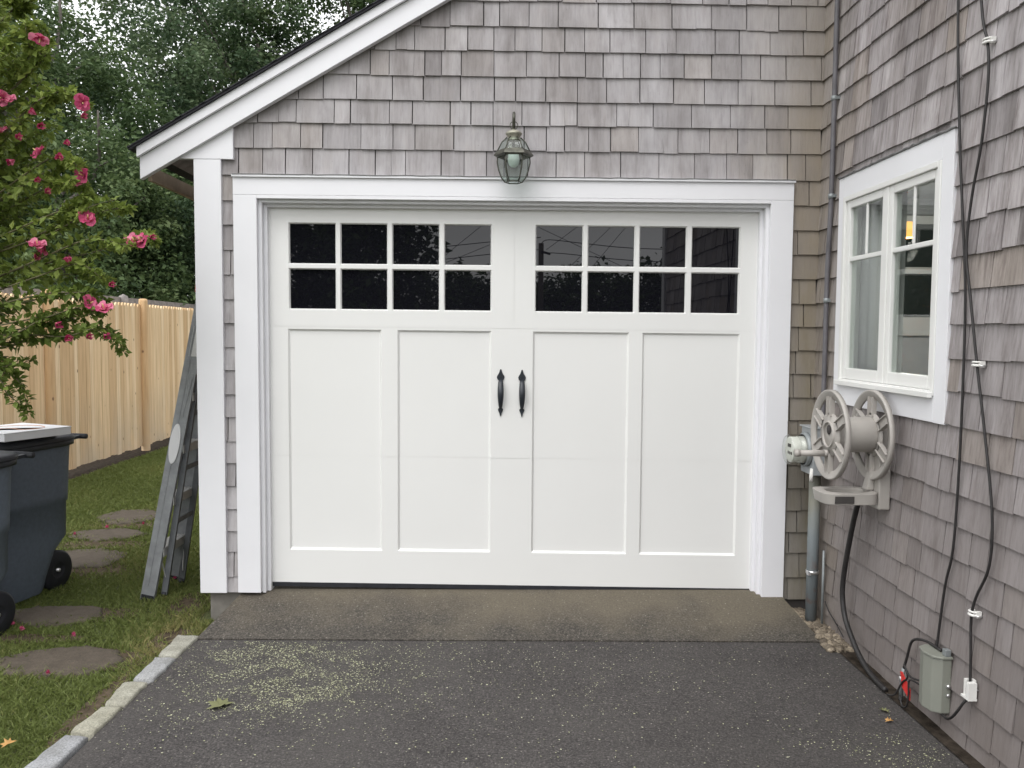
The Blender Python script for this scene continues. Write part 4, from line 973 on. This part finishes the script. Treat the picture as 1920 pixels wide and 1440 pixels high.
def tree(x, y, z0, z1, rad, nclump, nleaf, lsize, label, m, seed, trunk_r=.13, branch=True):
    global nr
    nr = np.random.default_rng(seed); rr = random.Random(seed)
    t = thing('leafy_tree', (x, y, LZ), label, 'tree', 'trees beyond the fence')
    H = z1; q = MB(); tp_ = [(0,0,-.1)]+[(rr.gauss(0, .12)*k, rr.gauss(0, .12)*k, H*1.08*k/5) for k in range(1, 6)]
    tp_ = [Vector(p)+Vector((x, y, LZ)) for p in tp_]
    q.tube(smoothpath(tp_, 3), [trunk_r*(1-.9*k/15) for k in range(16)], 9)
    # clump centres inside an uneven ellipsoid
    C = []; zc = (z0+z1)/2; rz = (z1-z0)/2
    while len(C) < nclump:
        p = np.array([rr.uniform(-1,1), rr.uniform(-1,1), rr.uniform(-1,1)]); r_ = np.linalg.norm(p)
        if r_ > 1 or rr.random() > .25+.75*r_: continue
        lob = 1+.18*math.sin(3*math.atan2(p[1], p[0])+seed)+.12*math.sin(5*p[2]+seed*2)
        C.append((x+p[0]*rad*lob, y+p[1]*rad*lob, zc+p[2]*rz))
    C = np.array(C)
    if branch:
        for k in range(0, nclump, 5):
            e_ = Vector(C[k])
            if e_.z < z0+.25*(z1-z0): continue
            zz = max(z0*.5, e_.z-.5*rad); i = min(4, max(0, int(zz/(H*1.08)*5))); b0 = tp_[max(1, i)]
            mid = b0.lerp(e_, .5)+Vector((0, 0, .12*rad)); q.tube(smoothpath([b0, mid, e_], 3), [.035,.03,.026,.022,.018,.014,.006], 5)
    q.build('trunk', M['bark'], t)
    k = nr.integers(0, nclump, nleaf); spread = rad*.155*(.6+.8*nr.random(nclump))
    off = nr.normal(0, 1, (nleaf, 3)); off *= (nr.random(nleaf)**.4/np.linalg.norm(off, axis=1))[:, None]*1.6
    L_ = C[k]+off*spread[k][:, None]*np.array([1, 1, .75])
    ct = nr.normal(.45, .22, nclump)[k]+.10*off[:, 2]+nr.normal(0, .14, nleaf)
    L_[:, 2] = np.maximum(L_[:, 2], LZ+.05)
    V, F, T = leaf_quads(L_, lsize, ct)
    np_mesh('crown', V, F, T, m, t)
TR = [(-7.4, 9.6, .0, 4.8, 1.9, 170, 42000, .095, 'dark bushy tree standing directly behind the fence at the left', 'leaf_tree', 5),
      (-6.0, 12.8, .0, 5.6, 2.0, 170, 42000, .10, 'dark low tree beside the corner board of the garage', 'leaf_tree2', 6),
      (-9.0, 11.5, .5, 8.0, 2.2, 180, 36000, .115, 'tall tree behind the flowering shrub at the left edge', 'leaf_tree', 7),
      (-5.9, 15.0, 3.0, 9.4, 2.3, 140, 32000, .115, 'airy tree above the lower end of the garage roof', 'leaf_tree2', 8),
      (-3.8, 16.0, 2.0, 10.8, 2.5, 190, 42000, .115, 'dense tree over the middle of the white rake board', 'leaf_tree', 9),
      (-2.4, 17.5, 2.0, 12.0, 2.9, 170, 36000, .12, 'tree reaching the top of the picture beside the roof', 'leaf_tree', 10),
      (-8.4, 17.0, 2.0, 10.6, 2.6, 140, 30000, .12, 'tall open tree with bare grey limbs and sky gaps', 'leaf_tree2', 12),
      (-12.5, 16.5, 1.5, 11.0, 2.8, 150, 30000, .125, 'tree farthest left, mostly hidden by the flowering shrub', 'leaf_tree', 13)]
for a_ in TR: tree(*a_[:9], M[a_[9]], a_[10])
nr = np.random.default_rng(99)

# ------------------------------------------------------------------ flowering shrub
SB = [[(-2.437,1.354),(-2.231,1.471),(-2.027,1.524),(-1.976,1.537)],[(-2.384,1.444),(-2.205,1.509),(-2.051,1.562)],[(-2.386,1.38),(-2.156,1.428),(-1.991,1.421),(-1.924,1.358)],
      [(-2.492,1.225),(-2.419,1.128),(-2.375,1.04)],[(-2.54,1.328),(-2.441,1.251),(-2.363,1.303)],[(-2.248,1.789),(-2.02,1.837),(-1.817,1.856),(-1.753,1.875)],[(-2.195,1.891),(-1.991,1.989),(-1.894,2.038)],
      [(-2.219,1.941),(-2.116,2.023),(-2.019,2.079)],[(-2.475,2.612),(-2.321,2.762),(-2.244,2.861)],[(-2.441,2.907),(-2.34,2.962),(-2.291,2.97)],[(-2.33,2.465),(-2.153,2.529),(-2.041,2.531)],
      [(-2.262,2.217),(-2.11,2.244),(-2.037,2.182)],[(-2.251,1.70),(-2.073,1.714),(-1.942,1.665)],[(-2.299,2.663),(-2.259,2.763),(-2.27,2.836)],[(-2.316,2.066),(-2.139,2.118),(-2.038,2.132)],[(-2.279,1.585),(-2.101,1.625),(-2.0,1.60)]]
shrub = thing('flowering_shrub', (-3.72, -.72, LZ), 'flowering shrub with pink blossoms overhanging the carts at the left edge', 'shrub')
q = MB(); LP, LD, LT, LS = [], [], [], []
base = Vector((-3.72, -.72, LZ)); hub = []
for k in range(7):
    a_ = 2*math.pi*k/7; hub.append(Vector((-3.38+.22*math.cos(a_), -.58+.22*math.sin(a_), 1.25+.2*(k % 3)))); q.tube(smoothpath([base+Vector((.04*math.cos(a_),.04*math.sin(a_),-.05)), base.lerp(hub[-1], .5)+Vector((-.10,-.03,.06)), hub[-1]], 4), [.022]*8+[.016], 7)
def spray(pts, r0_, dens, tone, size=.046):
    sp = smoothpath(pts, 8); n_ = len(sp); q.tube(sp, [r0_*(1-.75*i/(n_-1)) for i in range(n_)], 6)
    ln = sum((sp[i+1]-sp[i]).length for i in range(n_-1)); m_ = int(ln*dens)
    for k in range(m_):
        t = k/m_*(n_-1); i = min(n_-2, int(t)); p = sp[i].lerp(sp[i+1], t-i); d = (sp[i+1]-sp[i]).normalized()
        s = Vector((rnd.gauss(0,1), rnd.gauss(0,1), rnd.gauss(0,1))); s = (s-d*s.dot(d)).normalized()
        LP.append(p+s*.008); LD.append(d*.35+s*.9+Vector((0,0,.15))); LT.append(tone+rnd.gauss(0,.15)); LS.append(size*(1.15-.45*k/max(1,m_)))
for s in SB:
    for dup in range(2):
        off = [Vector((rnd.gauss(0,.012), rnd.gauss(0,.03)+(-.06 if dup else .03), rnd.gauss(0,.02))) for _ in s]
        pts = [Vector((x, -.5, z))+off[i] for i, (x, z) in enumerate(s)]
        h_ = min(hub, key=lambda b: (b-pts[0]).length); st0 = h_.lerp(pts[0], .45)+Vector((0,0,.05))
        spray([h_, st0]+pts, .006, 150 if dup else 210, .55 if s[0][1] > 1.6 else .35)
cx_, cy_, cz_, ax_, ay_, az_ = -2.88, -.42, 2.32, .60, .62, 1.12
for k in range(560):
    while True:
        p = Vector((rnd.uniform(-1,1), rnd.uniform(-1,1), rnd.uniform(-1,1)))
        if .2 < p.length < 1 and rnd.random() < p.length: break
    e_ = Vector((cx_+p.x*ax_*(1+.12*math.sin(7*p.z)), cy_+p.y*ay_, cz_+p.z*az_)); h_ = min(hub, key=lambda b: (b-e_).length); s0 = h_.lerp(e_, .55)
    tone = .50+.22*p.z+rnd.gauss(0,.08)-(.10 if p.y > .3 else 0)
    spray([s0, s0.lerp(e_, .5)+Vector((0,0,.04)), e_], .0035, 150, tone, .052)
q.build('branches', M['stem'], shrub)
V, F, T = leaf_quads(np.array(LP), np.array(LS), np.array(LT), .3, .62, np.array(LD))
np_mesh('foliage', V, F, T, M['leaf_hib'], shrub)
def flower_mesh(seed, closed):
    """ruffled blossom: an outer ring of five petals and a few crumpled inner ones; closed = furled bud-like bloom"""
    r2 = random.Random(seed); f = MB()
    rings = [(5, .040, (.92, .38)), (4, .026, (.55, .8))] if not closed else [(5, .038, (.32, .95)), (3, .028, (.2, 1.0))]
    for n_, L0, op in rings:
        for k in range(n_):
            a_ = 2*math.pi*k/n_+r2.gauss(0,.16); u = Vector((math.cos(a_), math.sin(a_), 0)); v = Vector((-u.y, u.x, 0)); zz = Vector((0,0,1)); tn = (min(1,max(0,r2.gauss(.5,.28))), .5, .5)
            L_ = L0*r2.uniform(.8,1.15); o1 = op[0]*r2.uniform(.75,1.1); o2 = op[1]*r2.uniform(.6,1.3); rows = []
            for t, w_, cup in ((.0,.10,0), (.3,.32,.05), (.62,.52,.0), (.86,.46,-.12), (1.0,.22,-.22)):
                c = u*(L_*t*o1)+zz*(L_*t*o2+L_*cup*.6); w2 = w_*L_
                rows.append((c-v*w2+zz*(w2*.35+r2.gauss(0,.0028)), c-v*w2*.5+zz*r2.gauss(0,.0016), c+zz*-.002, c+v*w2*.5+zz*r2.gauss(0,.0016), c+v*w2+zz*(w2*.35+r2.gauss(0,.0028))))
            vs = [p for r_ in rows for p in r_]; f.add(vs, [(i*5+j, i*5+j+1, (i+1)*5+j+1, (i+1)*5+j) for i in range(4) for j in range(4)], tn, True)
    return f
FM = []
for i, cl in enumerate((False, False, True)):
    o = flower_mesh(i+1, cl).build('flower', M['petal'], shrub); bpy.data.objects.remove(o, do_unlink=False) if False else None
    sq = MB(); sq.tube([(0,0,.002),(0,0,.030)], [.003,.002], 6); s_ = sq.build('stamen', M['stamen'], o); FM.append((o, s_))
FL = [(-2.255,2.812,0),(-2.415,2.519,0),(-2.066,2.511,1),(-2.285,2.453,2),(-2.267,2.401,2),(-2.453,2.364,0),(-2.378,2.34,2),(-2.273,2.272,1),(-2.394,2.24,2),(-2.134,2.313,2),(-2.166,2.248,2),(-2.067,2.169,1),(-2.081,2.131,2),
      (-2.281,2.142,2),(-2.253,2.087,2),(-2.054,1.963,1),(-2.295,1.834,0),(-2.262,1.828,1),(-2.309,1.771,2),(-2.148,1.752,2),(-1.832,1.856,0),(-1.80,1.858,1),(-1.762,1.882,2),(-1.955,1.652,2),(-2.056,1.562,1),(-1.984,1.532,0),(-2.139,1.402,2),(-2.073,1.398,2),(-1.989,1.424,2),(-2.219,1.471,2),(-2.075,2.444,2),(-2.44,2.53,0)]
used = [False]*3
for x, z, k in FL:
    o, s_ = FM[k]
    if used[k]:
        o2 = o.copy(); col.objects.link(o2); c2 = s_.copy(); col.objects.link(c2); c2.parent = o2; o = o2
    used[k] = True
    y = -.60+rnd.uniform(-.03,.03); wpos = Vector((x+(y+.5)*.0+.04*(x+.1)*-.25*0, y, z))
    # keep the same direction seen from the path, slightly nearer
    f_s = (y+4.5288)/(4.0288); wpos = Vector((CAM.x+(x-CAM.x)*f_s, y, CAM.z+(z-CAM.z)*f_s))
    o.location = wpos-Vector(shrub.location); d_ = (Vector((rnd.gauss(.3,.8), -1, rnd.gauss(.25,.7)))).normalized()
    o.rotation_euler = d_.to_track_quat('Z','Y').to_euler(); s3 = rnd.uniform(1.05, 1.3) if k < 2 else rnd.uniform(.72, .95); o.scale = (s3,)*3

# ------------------------------------------------------------------ fallen things
fl0 = flower_mesh(8, True); fo = None
FG = [(-2.74,-.02,'pink fallen blossom beside the cart wheel, farther of two'),(-2.67,-.17,'pink fallen blossom beside the cart wheel, nearer of two'),(-2.56,-.235,'flattened pink blossom in the grass between the two near stepping stones'),(-2.245,-.34,'mauve fallen blossom at the edge of the largest stepping stone'),
      (-2.13,-.80,'pale pink petals lying in front of the largest stepping stone'),(-3.20,2.03,'red fallen blossom lying on the middle stepping stone'),(-3.31,1.79,'mauve petal on the grass near the back cart'),(-2.95,2.18,'small pink petal beside the ladder rail'),(-2.14,.67,'pink fallen blossom between the feet of the ladder')]
for x, y, lb in FG:
    if fo is None: o = fo = fl0.build('fallen_blossom', M['petal'])
    else: o = fo.copy(); col.objects.link(o)
    o.location = (x, y, -.128); o.rotation_euler = (rnd.uniform(.6,1.5), rnd.uniform(-.4,.4), rnd.uniform(0,6)); s3 = rnd.uniform(.5,.7); o.scale = (s3,)*3
    tag(o, lb, 'blossom', 'fallen pink blossoms on the lawn')
def flat_leaf(loc, size, rz, m, label, pts, curl=.02):
    q = MB(); n_ = len(pts); q.add([(0,0,.004)]+[(x*size, y*size, .002+curl*abs(y)*rnd.uniform(.5,1.2)) for x, y in pts], [(0, i+1, (i+1) % n_+1) for i in range(n_)])
    o = q.build('fallen_leaf', m); o.location = loc; o.rotation_euler.z = rz; tag(o, label, 'leaf', 'fallen leaves'); return o
MAP = [(1,0),(.55,.18),(.7,.55),(.3,.35),(.1,.75),(-.1,.38),(-.6,.5),(-.45,.15),(-.9,0),(-.45,-.2),(-.55,-.55),(-.1,-.35),(.15,-.7),(.3,-.3),(.75,-.45),(.55,-.15)]
flat_leaf((-1.235,-1.18,-.112), .065, .6, M['deadleaf'], 'large olive lobed leaf lying on the asphalt near the pale litter', MAP, .03)
flat_leaf((-1.93,-1.47,-.125), .035, 1.2, M['tanleaf'], 'tan dead leaf on the grass at the bottom left', MAP)
flat_leaf((1.51,-1.245,-.111), .025, 2.2, M['deadleaf'], 'small green leaf on the asphalt below the red tag', MAP)
flat_leaf((1.485,-1.335,-.111), .022, .2, M['tanleaf'], 'small orange brown leaf on the asphalt below the grey box', MAP)
# pale blossom litter: flakes nobody could count
P = []
def blob(cx, cy, sx, sy, n_, rot=0):
    a_ = nr.normal(0, 1, (n_, 2))*np.array([sx, sy]); c_, s_ = math.cos(rot), math.sin(rot)
    P.append(np.stack([cx+a_[:,0]*c_-a_[:,1]*s_, cy+a_[:,0]*s_+a_[:,1]*c_], 1))
blob(-1.22, -.62, .20, .14, 3200); blob(-.98, -.86, .28, .18, 4200); blob(-1.05, -1.10, .22, .14, 2400); blob(-.2, -.75, .7, .2, 1500); blob(-.1, -1.2, .9, .4, 1500); blob(-.72, -.62, .34, .12, 900); blob(-.88, -1.08, .12, .05, 420, .5); blob(-.7, -1.0, .5, .3, 500); blob(1.32, -1.50, .13, .05, 300); blob(1.45, -1.62, .12, .05, 300); blob(-1.35, -1.25, .12, .2, 160)
P.append(np.stack([nr.uniform(-1.55, 1.55, 600), nr.uniform(-1.9, -.45, 600)], 1))
P = np.concatenate(P); ok = (P[:,1] < -.46) & (P[:,0] > -1.60-.035*np.clip(-.4-P[:,1], 0, 1)+.01) & (P[:,0] < 1.6); P = P[ok]
# break the drifts up into streaky patches
pn = np.sin(P[:,0]*23+2*np.sin(P[:,1]*17))+np.sin(P[:,1]*29+2*np.sin(P[:,0]*13))
P = P[(pn > -.5) | (nr.random(len(P)) < .25)]; n_ = len(P)
a_ = nr.random(n_)*6.283; L_ = .0012+.0046*nr.random(n_)**3; W = L_*(.45+.4*nr.random(n_)); C = np.concatenate([P, np.full((n_,1), -.1115)], 1)
u_ = np.stack([np.cos(a_), np.sin(a_), 0*a_], 1)*L_[:,None]; v_ = np.stack([-np.sin(a_), np.cos(a_), 0*a_], 1)*W[:,None]; zj = nr.uniform(0, .002, (n_, 4, 1))*np.array([0,0,1])
V = (np.stack([C-u_, C-v_, C+u_, C+v_], 1)+zj).reshape(-1, 3)
o = np_mesh('blossom_litter', V, np.arange(n_*4).reshape(-1,4), np.stack([nr.random(n_)]*3, 1), M['litter']); struct(o, 'stuff'); tag(o, 'pale green blossom litter scattered over the dark asphalt', 'litter')

# ------------------------------------------------------------------ what the door panes reflect: the far side of the street
pole = thing('utility_pole', (1.815, -30, 0), 'dark utility pole mirrored in the garage door panes', 'utility pole')
q = MB(); q.tube([(1.815,-30,-.2),(1.815,-30,5.2)], [.13,.11], 12); q.build('pole', M['bark'], pole)
q = MB(); q.bar((1.815,-29.9,4.85), (2.2,-29.9,4.75), .09, .09, (0,0,1)); q.build('bracket', M['dark'], pole)
WI = [[(1.8,-32,6.12),(5.52,-32,4.44),(9,-32,2.9)],[(4.8,-32,7.1),(3.5,-32,6.138),(2.161,-32,5.139)],[(1.83,-30,5.2),(2.143,-30,5.349),(3.476,-30,5.224),(5.647,-30,5.035),(9,-30,4.98)],[(1.85,-30,4.8),(2.704,-30,4.788),(5.6,-30,4.528),(9,-30,4.45)],
      [(6.5,-34,7.6),(5.275,-34,6.411),(3.408,-34,4.584),(1,-34,2.2)],[(7.2,-34,7.6),(5.988,-34,6.418),(4.463,-34,4.593),(2,-34,1.7)],[(-4,-32,3.4),(-2.11,-32,5.012),(-.714,-32,6.155),(1,-32,7.6)],[(-5,-30,4.75),(-2.167,-30,5.034),(-.291,-30,5.243),(1.8,-30,5.45)],
      [(-5,-30,4.2),(-2.165,-30,4.513),(-.288,-30,4.733),(1.8,-30,4.95)],[(-5,-33,3.6),(-2.224,-33,4.663),(-.306,-33,5.455),(1.8,-33,6.3)],[(-.36,-33,4.2),(-.837,-33,3.538)]]
for k, p in enumerate(WI):
    q = MB(); q.tube(smoothpath(p, 4), .017 if k in (2,3,7,8) else .012, 5)
    tag(q.build('overhead_wire', M['cable']), 'thin dark overhead wire mirrored in the upper garage door panes', 'wire', 'overhead wires mirrored in the door')
def far_tree(x, y, z1, rad, n_, seed, lb):
    global nr; nr = np.random.default_rng(seed); t = thing('street_tree', (x, y, LZ), lb, 'tree', 'trees across the street, mirrored in the door')
    q = MB(); q.tube([(x,y,LZ-.1),(x+.1,y,z1*.7)], [.2,.05], 8); q.build('trunk', M['bark'], t)
    p = nr.normal(0, 1, (n_, 3)); p *= (nr.random(n_)**.25/np.linalg.norm(p, axis=1))[:, None]
    ang = np.arctan2(p[:,1], p[:,0]); p *= (1+.13*np.sin(4*ang+seed)+.10*np.sin(7*p[:,2]*1.3+3*ang))[:, None]
    C = np.stack([x+p[:,0]*rad, y+p[:,1]*rad, z1*.5+p[:,2]*z1*.5], 1); C[:,2] = np.maximum(C[:,2], LZ)
    V, F, T = leaf_quads(C, .30, nr.normal(.35,.2,n_)); np_mesh('crown', V, F, T, M['leaf_tree'], t)
for a_ in [(-7.6,-27,8.6,3.0,9000,31,'big dark tree mirrored in the far left door panes'),(-4.6,-25,8.2,2.4,9000,32,'dark tree mirrored in the third column of left panes'),(-1.6,-33,4.4,1.9,5000,33,'low tree mirrored in the inner left panes'),(1.2,-34,4.15,2.2,5000,34,'low tree mirrored beside the pole'),
           (4.3,-34,4.55,2.4,6000,35,'low rounded tree mirrored in the second right column'),(7.2,-33,4.7,2.0,5000,36,'low tree mirrored in the third right column'),(9.6,-29,7.4,2.6,7000,37,'taller tree mirrored beside the house corner'),(-12,-29,8,3,6000,38,'outermost dark tree mirrored at the far left')]: far_tree(*a_)
